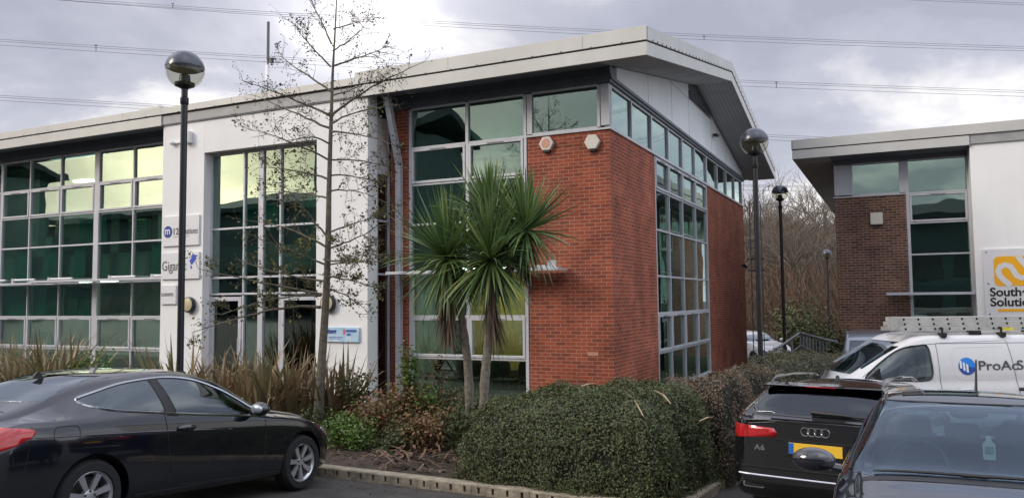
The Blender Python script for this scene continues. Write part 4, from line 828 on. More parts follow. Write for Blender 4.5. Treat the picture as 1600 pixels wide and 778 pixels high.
[bush('autumn_shrub', px_, Y_, h_, .45, 1100, .033, m_, l_, 80+k_, 'rusty shrubs in the bed') for k_, (px_, Y_, h_, m_, l_) in enumerate(((716, 11.6, .62, m_dull, 'olive shrub tucked against the left end of the dark hedge'), (675, 11.9, .5, m_red, 'low russet shrub between the soil and the palm feet'), (712, 12.6, .75, m_dull, 'dull green shrub behind the palm feet')))]
bush('young_shrub', 122, 15.8, 1.25, .28, 500, .04, m_lime, 'bright green young shrub, left of two behind the coupe', 21, 'young laurels by the office window')
bush('young_shrub', 160, 15.6, 1.25, .26, 500, .04, m_lime, 'bright green young shrub, right of two behind the coupe', 22, 'young laurels by the office window')
bush('autumn_shrub', 588, 12.9, .75, .50, 1500, .035, m_red, 'low rusty orange shrub beside the bare soil, left half of the pair', 23, 'rusty shrubs in the bed')
bush('autumn_shrub', 640, 12.6, .85, .50, 1600, .035, m_red, 'taller rusty shrub with olive leaves before the steel post', 24, 'rusty shrubs in the bed')
bush('autumn_shrub', 690, 12.4, .60, .45, 900, .032, m_red, 'small rusty shrub near the palm trunks', 25, 'rusty shrubs in the bed')
bush('upright_shrub', 637, 12.6, 1.55, .16, 750, .036, m_lime, 'narrow lime green upright shoot in front of the steel post', 26, stems=5)
bush('upright_shrub', 668, 12.5, .95, .18, 420, .036, m_lime, 'yellow green shoot right of the lime one', 27, stems=5)
bush('maroon_shrub', 660, 12.7, 1.05, .16, 220, .035, m_maroon, 'dark maroon shoot in front of the window corner', 28, stems=4)
bush('maroon_shrub', 688, 12.7, 1.30, .10, 160, .035, m_red, 'tall thin rusty stem with a drooping leaf tuft', 29, stems=3)
bush('autumn_shrub', 560, 13.4, 1.0, .35, 350, .045, m_dull, 'olive shrub with drooping leaves against the white wall corner', 30)
for i, (px, Y, h, r, n, lab) in enumerate(((525, 12.3, .42, .40, 1300, 'low fresh green plant beside the coupe bonnet'), (560, 12.2, .32, .45, 1200, 'low spreading green plant left of the bare soil'), (610, 12.1, .24, .40, 800, 'short green plant at the soil edge under the rusty shrubs'), (650, 12.4, .45, .4, 900, 'dull green plant under the tall rusty shrub'), (500, 13.0, .5, .4, 900, 'dull green plant at the bare tree foot'))):
    bush('ground_plant', px, Y, h, r, n, .026, m_lime if i in (0, 1) else m_dull, lab, 40+i, 'low green plants in the bed', stems=12)
# litter on the soil
rg = np.random.default_rng(5); n = 2600; lx = rg.uniform(-6, .3, n); ly = rg.uniform(-6.35, -3.6, n); keep = rg.random(n) < np.clip((ly+6.6)/1.2, .08, 1)
lx, ly = lx[keep], ly[keep]; Pp = np.array([[*W(a, b)[:2], bedz(a, b)+.012] for a, b in zip(lx, ly)])
o = quads('leaf_litter', leaf_quads(Pp, np.tile([0, 0, 1.], (len(Pp), 1)), .035, .5, .35), mat('litter', rough=.8, island=((.10, .055, .035), (.16, .09, .06), (.07, .04, .025), (.22, .16, .11)))); tag(o, 'brown dead leaves scattered over the bare soil', 'leaf litter', kind='stuff')
V = []; Fc = []; rr = random.Random(8)
for i in range(75):
    x, y = rr.uniform(-1.6, .0), rr.uniform(-6.2, -4.6); p = W(x, y); p.z = bedz(x, y)+.02; a = rr.uniform(0, 6.28); l_ = rr.uniform(.25, .6); e_ = p+Vector((math.cos(a)*l_, math.sin(a)*l_, rr.uniform(0, .12))); mm = (p+e_)/2+Vector((0, 0, rr.uniform(.02, .12)))
    v_, f_ = rib([p, mm, e_], [.012, .016, .004]); o_ = len(V); V += v_; Fc += [tuple(k+o_ for k in f) for f in f_]
tag(MB().add(V, Fc).build('fallen_fronds', mat('dead_frond', rough=.85, island=((.16, .10, .065), (.10, .065, .04), (.22, .15, .10), (.13, .06, .04)))), 'dry strap leaves heaped on the soil left of the hedge', 'dead fronds', kind='stuff')
n = 2200; ly = rg.uniform(-8.2, -6.72, n); lx = rg.uniform(-5, 3, n); ok = rg.random(n) < np.exp((ly+6.72)*5); lx, ly = lx[ok], ly[ok]
Pp = np.array([[*W(a, b)[:2], gz(*W(a, b)[:2])+.008] for a, b in zip(lx, ly)]); o = quads('gutter_litter', leaf_quads(Pp, np.tile([0, 0, 1.], (len(Pp), 1)), .02, .5, .3), MATS['litter']); tag(o, 'small dead leaves gathered along the kerb', 'leaf litter', kind='stuff')

# woodland between the buildings
m_wood = mat('wood_bark', (.15, .12, .10), .9, col2=(.24, .20, .17)); m_twigs = mat('wood_twig', rough=.9, island=((.11, .085, .065), (.16, .12, .09), (.09, .085, .07), (.22, .17, .13)))
def bare_tree(seed, h, lean=.0, dense=1.):
    rg = random.Random(seed); t_ = MB(); tw = MB()
    def grow(p, d, ln, r, lv):
        pts = [p]; n = 4
        for k in range(n): d = (d+Vector((rg.gauss(0, .09), rg.gauss(0, .09), .05))).normalized(); p = p+d*ln/n; pts.append(p)
        (t_ if lv > 1 else tw).tube(pts, [r*(1-.45*k/n) for k in range(n+1)], 6 if lv > 2 else 3, cap=False)
        if lv > 0:
            for k in range(1, n+1):
                for _ in range(rg.choice((1, 2)) if k > 1 or lv < 4 else 1):
                    a = rg.uniform(0, 6.28); s_ = d.cross(Vector((math.cos(a), math.sin(a), .2))).normalized(); grow(pts[k], (d*.8+s_*rg.uniform(.45, .9)).normalized(), ln*rg.uniform(.48, .68), r*.5, lv-1)
    grow(Vector((0, 0, 0)), Vector((lean, 0, 1)).normalized(), h*.55, h*.014, 4)
    return t_, tw
protos = []
for s_, h in ((1, 10), (2, 9), (3, 11), (4, 8)):
    t_, tw = bare_tree(s_, h); o = empty('bare_tree', (0, 0, 0)); t_.build('trunk', m_wood, o); tw.build('crown', m_twigs, o); protos.append(o)
rr = random.Random(12); first = [True]*4; k = 0
lab_a = ['slender', 'leaning', 'thick trunked', 'wide crowned', 'tall thin', 'forked', 'pale barked', 'low twiggy']
def wood_tree(x, y, s_, lab, grp):
    global k
    i = k % 4; k += 1
    if first[i]: o = protos[i]; first[i] = False
    else: o = copy_tree(protos[i])
    o.location = (x, y, gz(x, y)-.2); o.rotation_euler = (0, 0, rr.uniform(0, 6.28)); o.scale = (s_, s_, s_*rr.uniform(.9, 1.1)); tag(o, lab, 'tree', grp)
for q in range(34):
    px = 1135+q*5.6+rr.uniform(-4, 4); Y = rr.uniform(46, 78); p = at(px, 500, Y); wood_tree(p.x, p.y, rr.uniform(.95, 1.25)*Y/62, 'bare brown tree in the wood between the two buildings', 'bare trees in the wood between the buildings')
# brushwood under the trees
rg = np.random.default_rng(9); n = 52000; pxs = rg.uniform(1120, 1335, n); Yd = rg.uniform(44, 66, n)
bx_ = (pxs-800)/FPX*Yd; hz_ = rg.beta(1.1, 2.1, n)*5.4; base = np.array([gz(a, b) for a, b in zip(bx_[:1], Yd[:1])])[0]
P0 = np.stack([bx_, Yd, base-.3+hz_], 1); dv = rg.normal(0, .5, (n, 3)); dv[:, 2] = np.abs(rg.normal(1, .4, n)); dv /= np.linalg.norm(dv, axis=1, keepdims=True); ln = rg.uniform(.5, 1.5, n)[:, None]; wv = np.cross(dv, [0, 1, 0.]); wv /= np.linalg.norm(wv, axis=1, keepdims=True); wv *= rg.uniform(.006, .016, n)[:, None]
o = quads('brushwood', np.stack([P0-wv, P0+wv, P0+dv*ln+wv*.4, P0+dv*ln-wv*.4], 1), mat('brush', rough=.9, island=((.16, .085, .055), (.20, .105, .07), (.10, .075, .05), (.24, .15, .10), (.08, .07, .035), (.28, .20, .15), (.06, .045, .03)))); tag(o, 'reddish brown mass of bare undergrowth between the buildings', 'brushwood', kind='stuff')
rg = np.random.default_rng(19)
for i, (px, Y, h, r, lab) in enumerate(((1300, 20.5, 1.9, .7, 'dark evergreen bush at the brown building corner'), (1278, 19.2, 1.0, .6, 'low dark bush at the handrail end'), (1250, 40, 2.6, 1.7, 'evergreen bush in the wood behind the middle lamp'))):
    bush('evergreen_bush', px, Y, h, r, 4200 if Y < 30 else 2200, .05 if Y < 30 else .09, m_hedge, lab, 60+i, 'evergreen bushes beyond the hedge', stems=22)
# ================================================================== vehicles
def paint(name, c, fl=.0, rough=.10, metal=.0): return mat(name, c, rough, metal=metal, var=.02, coat=1., spec=.5)
m_navy = paint('navy_paint', (.004, .005, .009)); m_blackp = paint('black_car_paint', (.006, .006, .008)); m_bluegrey = paint('dark_blue_paint', (.012, .014, .021)); m_whitep = mat('white_car_paint', (.62, .62, .63), .3, var=.03, coat=.6); m_greyp = mat('silver_blue_paint', (.20, .23, .28), .3, metal=.4, var=.03, coat=.6)
m_cglass = glass_mat('car_glass', (.52, .60, .62), .07, (.9, .95, 1), 3.4); m_tint = glass_mat('tinted_glass', (.05, .06, .075), .07, (.8, .9, 1), 3.2); m_screen = glass_mat('windscreen_glass', (.62, .70, .76), .05, (.74, .84, .95), 4.0)
m_tyre = mat('tyre', (.010, .010, .011), .85, bump=.4, bscale=60); m_rim = mat('alloy', (.50, .51, .53), .28, metal=.7, var=.03); m_redl = mat('red_lens', (.45, .012, .015), .12, var=.1, coat=1, vscale=9); m_clear = mat('clear_lens', (.45, .47, .50), .08, metal=.5, coat=1); m_trim = mat('car_trim', (.010, .010, .011), .5); m_bright = mat('bright_trim', (.60, .61, .64), .15, metal=1); m_cab = mat('cabin_grey', (.035, .037, .042), .8); m_cab2 = mat('cabin_light', (.16, .17, .18), .8)
m_plate = mat('plate_yellow', (.82, .50, .04), .4, var=.02); m_plblue = mat('plate_blue', (.02, .12, .45), .4, var=.02)
def ci(x, tab):                     # smooth interpolation in a table of (x, value)
    xs_ = [t[0] for t in tab]; ys_ = [t[1] for t in tab]
    if x <= xs_[0]: return ys_[0]
    if x >= xs_[-1]: return ys_[-1]
    i = max(k for k in range(len(xs_)) if xs_[k] <= x); i = min(i, len(xs_)-2)
    h = xs_[i+1]-xs_[i]; t = (x-xs_[i])/h
    def sl(k):
        if k <= 0 or k >= len(xs_)-1: return 0 if False else ((ys_[min(k+1, len(xs_)-1)]-ys_[max(k-1, 0)])/(xs_[min(k+1, len(xs_)-1)]-xs_[max(k-1, 0)]))
        a = (ys_[k]-ys_[k-1])/(xs_[k]-xs_[k-1]); b = (ys_[k+1]-ys_[k])/(xs_[k+1]-xs_[k]); return 0 if a*b <= 0 else 2*a*b/(a+b)
    m0, m1 = sl(i)*h, sl(i+1)*h
    return (2*t**3-3*t*t+1)*ys_[i]+(t**3-2*t*t+t)*m0+(-2*t**3+3*t*t)*ys_[i+1]+(t**3-t*t)*m1
def loft(S, step=.055):
    """closed car body; S: tables hw (half width), zb, zs (shoulder), zt (top), wr (half width at roof), cr (crown)"""
    x0, x1 = S['x0'], S['x1']; n = int((x1-x0)/step); xs_ = [x0+(x1-x0)*(.5-.5*math.cos(math.pi*(i+.0)/n)) if False else x0+(x1-x0)*i/n for i in range(n+1)]
    xs_ = [x0+.004, x0+.02] + xs_[1:-1] + [x1-.02, x1-.004]
    V = []; Fc = []; K = None
    for x in xs_:
        w_ = ci(x, S['hw']); zb = ci(x, S['zb']); zs = ci(x, S['zs']); zt = ci(x, S['zt']); wr = ci(x, S['wr']); cr_ = ci(x, S['cr'])
        zs = min(zs, zt-.012); zr = max(zt-cr_, zs+.006); H_ = zs-zb; be = S.get('bulge', .03)
        half = [(0, zb), (.5*w_, zb), (.85*w_, zb), (.95*w_, zb+.03), (.985*w_, zb+.10*H_+.03), (w_, zb+.35*H_), (w_*1.0, zb+.52*H_), (w_*.998, zb+.66*H_), (w_*.993, zb+.80*H_), (w_*.98, zb+.92*H_), (w_*.955, zs)]
        sx = w_*.955
        for t in (.06, .2, .4, .6, .8, .93): half.append((sx+(wr-sx)*t+be*math.sin(math.pi*t)*min(1, (zr-zs)/.3), zs+(zr-zs)*t))
        c_ = zt-zr
        half += [(wr, zr), (wr*.965, zr+c_*.30), (wr*.90, zr+c_*.52), (wr*.78, zr+c_*.72), (wr*.55, zr+c_*.89), (wr*.28, zr+c_*.975), (0, zt)]
        ring = [(x, y, z) for y, z in half]+[(x, -y, z) for y, z in half[-2:0:-1]]; K = len(ring); V += ring
    m_ = len(xs_)
    for i in range(m_-1):
        for k in range(K): a = i*K+k; b = i*K+(k+1) % K; Fc.append((a, b, b+K, a+K))
    # end caps as strips
    hK = K//2
    for base_, flip in ((0, False), ((m_-1)*K, True)):
        for k in range(hK):
            a, b = base_+k, base_+k+1; c_, d = base_+(K-k-1) % K, base_+(K-k) % K
            q = [v for j, v in enumerate((a, b, c_, d)) if v not in (a, b, c_, d)[:j]]
            if len(q) > 2: Fc.append(tuple(q if flip else q[::-1]))
    return V, Fc
def mesh_of(V, Fc, sub=1, off=0.):
    bm = bmesh.new(); vs = [bm.verts.new(v) for v in V]
    for f in Fc:
        try: bm.faces.new([vs[i] for i in f])
        except ValueError: pass
    bmesh.ops.remove_doubles(bm, verts=bm.verts, dist=1e-5); bmesh.ops.recalc_face_normals(bm, faces=bm.faces)
    me = bpy.data.meshes.new('tmp'); bm.to_mesh(me); bm.free()
    if sub:
        o = bpy.data.objects.new('tmp', me); COL.objects.link(o); s_ = o.modifiers.new('s', 'SUBSURF'); s_.levels = s_.render_levels = sub
        dg = bpy.context.evaluated_depsgraph_get(); me2 = bpy.data.meshes.new_from_object(o.evaluated_get(dg)); bpy.data.objects.remove(o); me = me2
    if off:
        nn = [v.normal.copy() for v in me.vertices]
        for v, n_ in zip(me.vertices, nn): v.co += n_*off
    return me
def boolean(me, cutters, op='DIFFERENCE'):
    o = bpy.data.objects.new('tmp', me); COL.objects.link(o); T = []
    for c in cutters:
        cm = c.v and bpy.data.meshes.new('c'); cm.from_pydata(c.v, [], c.f); b = bmesh.new(); b.from_mesh(cm); bmesh.ops.recalc_face_normals(b, faces=b.faces); b.to_mesh(cm); b.free()
        co = bpy.data.objects.new('c', cm); COL.objects.link(co); T.append(co); md = o.modifiers.new('b', 'BOOLEAN'); md.operation = op; md.object = co; md.solver = 'EXACT'
    dg = bpy.context.evaluated_depsgraph_get(); r = bpy.data.meshes.new_from_object(o.evaluated_get(dg))
    for c in T: bpy.data.objects.remove(c)
    bpy.data.objects.remove(o); return r
def shell(V, Fc, d0, d1):
    a = mesh_of(V, Fc, 1, d0); b = mesh_of(V, Fc, 1, d1); b.flip_normals(); bm = bmesh.new(); bm.from_mesh(a); bm.from_mesh(b); me = bpy.data.meshes.new('shell'); bm.to_mesh(me); bm.free(); return me
class Car:
    def __init__(s, name, S, root, pm):
        s.root = root; s.V, s.F = loft(S); s.pm = pm; me = mesh_of(s.V, s.F, 1); s.S = S
        bm = bmesh.new(); bm.from_mesh(me); s.bvh = BVHTree.FromBMesh(bm); bm.free(); s.me = me; s.cuts = []; s.off = {}
    def patch(s, name, prisms, m, d=(-.004, -.010), parent=None):
        """piece of the body skin inside every prism (V = two copies of a polygon, extruded along its constant axis)"""
        key = round(d[0], 4)
        if key not in s.off: s.off[key] = mesh_of(s.V, s.F, 1, d[0])
        bm = bmesh.new(); bm.from_mesh(s.off[key])
        for p in prisms:
            n = len(p.v)//2; A = [Vector(v) for v in p.v[:n]]; Bp = [Vector(v) for v in p.v[n:]]; ax = max(range(3), key=lambda i: abs((Bp[0]-A[0])[i])); lo, hi = sorted((A[0][ax], Bp[0][ax])); ia, ib = [i for i in range(3) if i != ax]
            poly = [(v[ia], v[ib]) for v in A]; x0, x1 = min(q[0] for q in poly), max(q[0] for q in poly); y0, y1 = min(q[1] for q in poly), max(q[1] for q in poly); e_ = 1e-4
            def inb(f):
                c = [v.co for v in f.verts]; return max(v[ax] for v in c) >= lo and min(v[ax] for v in c) <= hi and max(v[ia] for v in c) >= x0 and min(v[ia] for v in c) <= x1 and max(v[ib] for v in c) >= y0 and min(v[ib] for v in c) <= y1
            bmesh.ops.delete(bm, geom=[f for f in bm.faces if not inb(f)], context='FACES')
            for i in range(n):
                q0, q1 = poly[i], poly[(i+1) % n]; dx, dy = q1[0]-q0[0], q1[1]-q0[1]
                if math.hypot(dx, dy) < 1e-5: continue
                no = [0, 0, 0]; no[ia] = dy; no[ib] = -dx; co = [0, 0, 0]; co[ia], co[ib] = q0
                bx0, bx1, by0, by1 = min(q0[0], q1[0])-.002, max(q0[0], q1[0])+.002, min(q0[1], q1[1])-.002, max(q0[1], q1[1])+.002
                fs = [f for f in bm.faces if max(v.co[ia] for v in f.verts) >= bx0 and min(v.co[ia] for v in f.verts) <= bx1 and max(v.co[ib] for v in f.verts) >= by0 and min(v.co[ib] for v in f.verts) <= by1]
                g = set(fs); [g.update(f.verts) for f in fs]; [g.update(f.edges) for f in fs]
                if fs: bmesh.ops.bisect_plane(bm, geom=list(g), dist=1e-6, plane_co=co, plane_no=Vector(no).normalized())
            for t in (lo, hi):
                co = [0, 0, 0]; co[ax] = t; no = [0, 0, 0]; no[ax] = 1; bmesh.ops.bisect_plane(bm, geom=bm.verts[:]+bm.edges[:]+bm.faces[:], dist=1e-6, plane_co=co, plane_no=no)
            def ins(f):
                c = f.calc_center_median()
                if not lo <= c[ax] <= hi: return False
                x, y = c[ia], c[ib]; r = False
                for i in range(n):
                    (xa, ya), (xb, yb) = poly[i], poly[(i+1) % n]
                    if (ya > y) != (yb > y) and x < (xb-xa)*(y-ya)/(yb-ya)+xa: r = not r
                return r
            bmesh.ops.delete(bm, geom=[f for f in bm.faces if not ins(f)], context='FACES')
        # keep only the outer sheet towards the cutter side
        me = bpy.data.meshes.new(name); bm.to_mesh(me); bm.free(); o = bpy.data.objects.new(name, me); COL.objects.link(o); o.parent = parent or s.root; me.materials.append(m)
        for f in me.polygons: f.use_smooth = True
        sd = o.modifiers.new('thick', 'SOLIDIFY'); sd.thickness = max(.003, d[0]-d[1]-.002); sd.offset = -1
        return o
    def body(s, name='body'):
        me = boolean(s.me, s.cuts); o = link(name, me, s.pm, s.root, smooth=True, angle=38); s.bo = o; return o
    def ysurf(s, x, z, side):
        h = s.bvh.ray_cast(Vector((x, side*3, z)), Vector((0, -side, 0))); return (h[0], h[1]) if h[0] else (Vector((x, side*.85, z)), Vector((0, side, 0)))
    def xsurf(s, y, z, side):
        h = s.bvh.ray_cast(Vector((side*8, y, z)), Vector((-side, 0, 0))); return (h[0], h[1]) if h[0] else (Vector((0, y, z)), Vector((side, 0, 0)))
    def zsurf(s, x, y):
        h = s.bvh.ray_cast(Vector((x, y, 5)), Vector((0, 0, -1))); return (h[0], h[1]) if h[0] else (Vector((x, y, 1)), Vector((0, 0, 1)))
    def line(s, name, pts, rad, m, side, mode='y', closed=False, lift=0., parent=None):
        P = []; Q = pts+[pts[0]] if closed else pts
        for a, b in zip(Q, Q[1:]):
            n = max(1, int(math.dist(a, b)/.03))
            for k in range(n): P.append((a[0]+(b[0]-a[0])*k/n, a[1]+(b[1]-a[1])*k/n))
        P.append(Q[-1]); out = []
        for p in P:
            h, n_ = (s.ysurf if mode == 'y' else s.xsurf if mode == 'x' else s.zsurf)(p[0], p[1], *(() if mode == 'z' else (side,))); out.append(h+n_*lift)
        return MB().tube(out, rad, 5).build(name, m, parent or s.root, smooth=True)
def smooth_poly(pts, n=6):
    o = []; N_ = len(pts)
    for i in range(N_):
        p0, p1, p2, p3 = [Vector(pts[(i+k) % N_]) for k in (-1, 0, 1, 2)]
        for k in range(n): t = k/n; o.append(tuple(.5*((2*p1)+(p2-p0)*t+(2*p0-5*p1+4*p2-p3)*t*t+(3*p1-p0-3*p2+p3)*t**3)))
    return o
def wheel(car, x, y, rad, rr_, spokes, side, wdt=.21, dark=False):
    w_ = MB().lathe([(rr_, -wdt/2), (rad-.03, -wdt/2), (rad-.008, -wdt/2+.03), (rad, -wdt/2+.06), (rad, wdt/2-.06), (rad-.008, wdt/2-.03), (rad-.03, wdt/2), (rr_, wdt/2), (rr_-.01, wdt/2-.03), (rr_-.01, -wdt/2+.03), (rr_, -wdt/2)], n=48, ax='y')
    o = w_.build('tyre', m_tyre, None, smooth=True); e_ = empty('wheel', (x, y, rad)); e_.parent = car.root; o.parent = e_
    s_ = side; h = wdt/2-.02; r_ = MB().lathe([(rr_, s_*h), (rr_-.012, s_*(h+.004)), (rr_-.03, s_*(h-.02)), (rr_-.035, s_*(h-.12))], n=48, ax='y')
    for k in range(spokes):
        a = 2*math.pi*(k+.35)/spokes
        def P(r, t, yy): return (r*math.cos(a)-t*math.sin(a), yy*s_, r*math.sin(a)+t*math.cos(a))
        wo, wi = rr_*.135, rr_*.085
        r_.hexa([P(.05, -wi, h-.045), P(rr_-.025, -wo, h-.035), P(rr_-.025, wo, h-.035), P(.05, wi, h-.045)], [P(.05, -wi, h-.020), P(rr_-.025, -wo, h-.004), P(rr_-.025, wo, h-.004), P(.05, wi, h-.020)])
    r_.lathe([(.001, s_*(h-.012)), (.035, s_*(h-.012)), (.06, s_*(h-.02)), (.07, s_*(h-.05))], n=24, ax='y'); ro = r_.build('rim', m_rim, e_, smooth=True, angle=30)
    MB().lathe([(.001, s_*(h-.10)), (rr_-.06, s_*(h-.10)), (rr_-.06, s_*(h-.13)), (.001, s_*(h-.13))], n=32, ax='y').build('brake_disc', mat('brake', (.08, .075, .07), .5, metal=.6), e_)
    b_ = MB()
    for k in range(5): a = 2*math.pi*k/5+.3; b_.lathe([(.001, s_*(h-.005)), (.010, s_*(h-.008)), (.010, s_*(h-.03))], (.048*math.cos(a), 0, .048*math.sin(a)), 8, 'y')
    b_.build('bolts', m_trim, e_)
    return e_
def arch(x, side, r, zc, w0=.55): return MB().lathe([(.001, 0), (r, 0), (r, .6), (.001, .6)], (x, w0 if side > 0 else -w0-.6, zc), 40, 'y')
def vehicle_root(name, x, y, th, pitch, zg, label, cat):
    o = empty(name); fx = Vector((math.cos(R(th))*math.cos(R(pitch)), math.sin(R(th))*math.cos(R(pitch)), math.sin(R(pitch)))); ly = Vector((-math.sin(R(th)), math.cos(R(th)), 0)); uz = fx.cross(ly)
    M_ = Matrix((fx, ly, uz)).transposed().to_4x4(); M_.translation = Vector((x, y, zg)); o.matrix_world = M_; o.rotation_mode = 'XYZ'; return tag(o, label, cat)
def tub(root, x0, x1, hw, z0, z1, m=None):
    b_ = MB(); t = .02; b_.box(x0, x1, -hw, hw, z0-t, z0); b_.box(x0, x1, -hw-t, -hw, z0, z1); b_.box(x0, x1, hw, hw+t, z0, z1); b_.box(x0-t, x0, -hw, hw, z0, z1); b_.box(x1, x1+t, -hw, hw, z0, z1); return b_.build('cabin', m or m_cab, root)
def seat(root, x, y, z0, top, face=1, hr=True, m=None):
    e_ = MB(); f = -face; P = [(x, z0), (x+.45*face, z0+.06), (x+.45*face, z0+.18), (x+.06*face, z0+.14), (x+f*.16, top-.22), (x+f*.26, top-.22)]
    e_.prism(P, y-.24, y+.24, 'y'); o = e_.build('seat', m or m_cab, root, bevel=.03)
    if hr: h_ = MB(); h_.prism(rrect(-.13, .13, top-.17, top, .045), 0, .09, 'x'); h_.v = [(v[0]+x+f*.28 if face > 0 else v[0]+x+.16, v[1]+y, v[2]) for v in h_.v]; h_.build('headrest', m or m_cab, o, bevel=.015); 
    return o
def steer(root, x, y, z, face):
    P = [Vector((x-.07*face*math.sin(a), y+.185*math.cos(a), z+.17*math.sin(a))) for a in np.linspace(0, 2*math.pi, 28)]; b_ = MB().tube(P, .014, 8, cap=False); b_.tube([(x, y-.18, z), (x, y+.18, z)], .02, 6); return b_.build('steering_wheel', m_trim, root, smooth=True)

# ---------------------------------------------------------------- coupe
def coupe():
    root = vehicle_root('coupe_car', -4.48, 7.44, 64.3, -4.35, .092, 'glossy dark navy coupe with chrome window trim, parked by the kerb on the left', 'car')
    S = dict(x0=-1.0, x1=3.60, bulge=.035,
        hw=[(-1.0, .62), (-.9, .76), (-.7, .835), (-.3, .875), (.3, .885), (1.5, .88), (2.7, .875), (3.1, .83), (3.35, .74), (3.5, .62), (3.6, .45)],
        zb=[(-1.0, .42), (-.85, .28), (-.5, .2), (3.2, .18), (3.45, .22), (3.6, .33)],
        zs=[(-1.0, .86), (-.6, .985), (0, .985), (.75, .955), (1.9, .895), (2.3, .865), (2.9, .79), (3.25, .68), (3.6, .5)],
        zt=[(-1.0, .90), (-.93, 1.0), (-.62, 1.085), (-.45, 1.14), (-.05, 1.30), (.35, 1.385), (.8, 1.412), (1.15, 1.40), (1.5, 1.335), (1.95, 1.13), (2.25, .985), (2.4, .965), (2.9, .89), (3.25, .77), (3.45, .64), (3.6, .52)],
        wr=[(-1.0, .50), (-.6, .60), (-.3, .60), (0, .59), (.8, .585), (1.3, .60), (1.9, .68), (2.3, .72), (3.0, .66), (3.6, .36)],
        cr=[(-1, .04), (-.55, .09), (-.1, .10), (.8, .085), (1.5, .09), (2.1, .09), (2.4, .07), (3.1, .07), (3.6, .02)])
    c = Car('coupe', S, root, m_navy)
    dlo = smooth_poly([(-.10, 1.135), (.12, 1.215), (.45, 1.29), (.90, 1.33), (1.25, 1.30), (1.55, 1.205), (1.85, 1.06), (2.06, .925), (1.95, .905), (1.3, .95), (.7, 1.0), (.15, 1.055)], 5)
    for s in (1, -1):
        for x in (0, 2.76): c.cuts.append(arch(x, s, .365, .325))
    c.cuts.append(MB().prism(dlo, -1, 1, 'y'))
    ws = [(-.60, 1.0), (.60, 1.0), (.535, 1.33), (-.535, 1.33)]; c.cuts.append(MB().prism(ws, 1.2, 2.6, 'x')); rs = [(-.56, 1.13), (.56, 1.13), (.47, 1.345), (-.47, 1.345)]; c.cuts.append(MB().prism(rs, -.9, .35, 'x'))
    c.cuts.append(MB().box(-.02, 2.0, -.62, .62, .5, 1.12)); c.body(); tub(root, .0, 1.98, .60, .5, .95)
    g = c.patch('side_window', [MB().prism(dlo, -1, -.3, 'y')], m_cglass); c.patch('side_window', [MB().prism(dlo, .3, 1, 'y')], m_cglass)
    c.patch('windscreen', [MB().prism(ws, 1.3, 2.6, 'x')], m_cglass); c.patch('rear_window', [MB().prism(rs, -.9, .45, 'x')], m_cglass)
    MB().prism([(.70, .97), (.86, .96), (.80, 1.32), (.68, 1.32)], -.80, -.70, 'y')
    for s in (1, -1):
        pil = MB().prism([(.76, .97), (.90, .96), (.80, 1.325), (.70, 1.325)], min(s*.3, s), max(s*.3, s), 'y'); c.patch('pillar', [pil], m_trim, (.001, -.012))
        c.line('window_trim', dlo, .0115, m_bright, s, closed=True, lift=.001)
        c.line('door_seam', [(.73, .985), (.76, .75), (.82, .45), (.95, .30), (1.9, .27), (2.05, .30), (2.10, .5), (2.10, .86)], .0045, m_dark, s)
        c.line('crease', [(-.55, .865), (.5, .84), (1.4, .80), (2.1, .76)], .006, m_navy, s, lift=.0)
        c.line('sill_line', [(.45, .27), (2.35, .27)], .006, m_dark, s)
        hp, hn = c.ysurf(.98, .845, s); MB().ell((hp.x, hp.y+s*.012, hp.z), (.115, .028, .030), 20, 10).build('door_handle', m_navy, root, smooth=True); MB().ell((hp.x+.01, hp.y+s*.004, hp.z-.008), (.10, .012, .035), 16, 8).build('handle_cup', m_dark, root, smooth=True)
        mp = c.ysurf(1.93, .93, s)[0]; mb_ = MB(); mb_.v = []; mb_.ell((mp.x-.03, mp.y+s*.14, .985), (.085, .115, .075), 20, 14); mb_.tube([(mp.x+.02, mp.y-s*.02, .93), (mp.x, mp.y+s*.08, .955)], .028); mo = mb_.build('mirror', m_navy, root, smooth=True)
        MB().ell((mp.x-.082, mp.y+s*.14, .985), (.034, .085, .052), 18, 10).build('mirror_glass', m_clear, mo, smooth=True)
        lo, hi = min(s*.3, s), max(s*.3, s)
        c.patch('tail_light', [MB().prism(smooth_poly([(-1.05, .965), (-.75, .955), (-.56, .925), (-.60, .86), (-.80, .775), (-1.05, .745)], 4), min(s*.35, s), max(s*.35, s), 'y')], m_redl, (.003, -.01))
        c.patch('headlight', [MB().prism(smooth_poly([(3.12, .70), (3.30, .695), (3.52, .61), (3.58, .52), (3.42, .55), (3.2, .635)], 4), lo, hi, 'y')], m_clear, (.003, -.01))
    c.line('fuel_flap', rrect(-.40, -.17, .80, .94, .045), .0035, m_dark, -1, closed=True)
    c.line('boot_seam', [(-.58, .95), (-.62, .6), (-.7, .45)], .003, m_dark, -1)
    for x in (0, 2.76):
        for s in (1, -1): wheel(c, x, s*.765, .318, .225, 7, s)
    for y in (-.34, .34): seat(root, 1.05, y, .5, 1.17)
    for y in (-.3, .3): seat(root, .25, y, .5, 1.12, hr=True)
    steer(root, 1.55, -.34, .96, 1); MB().box(1.62, 1.96, -.58, .58, .7, .955).build('dashboard', m_cab, root, bevel=.03)
    a = c.zsurf(.02, 0)[0]; MB().prism([(-.10, -.01), (.02, -.01), (-.03, .05), (-.055, .055)], -.012, .012, 'y').build('aerial', m_trim, root).location = a
    c.line('rear_spoiler_seam', [(-.62, -.5), (-.62, .5)], .003, m_dark, 1, mode='z'); MB().box(-.62, -.35, -.14, .14, 1.0, 1.12).build('parcel_shelf', m_cab2, root)
    return c
coupe()

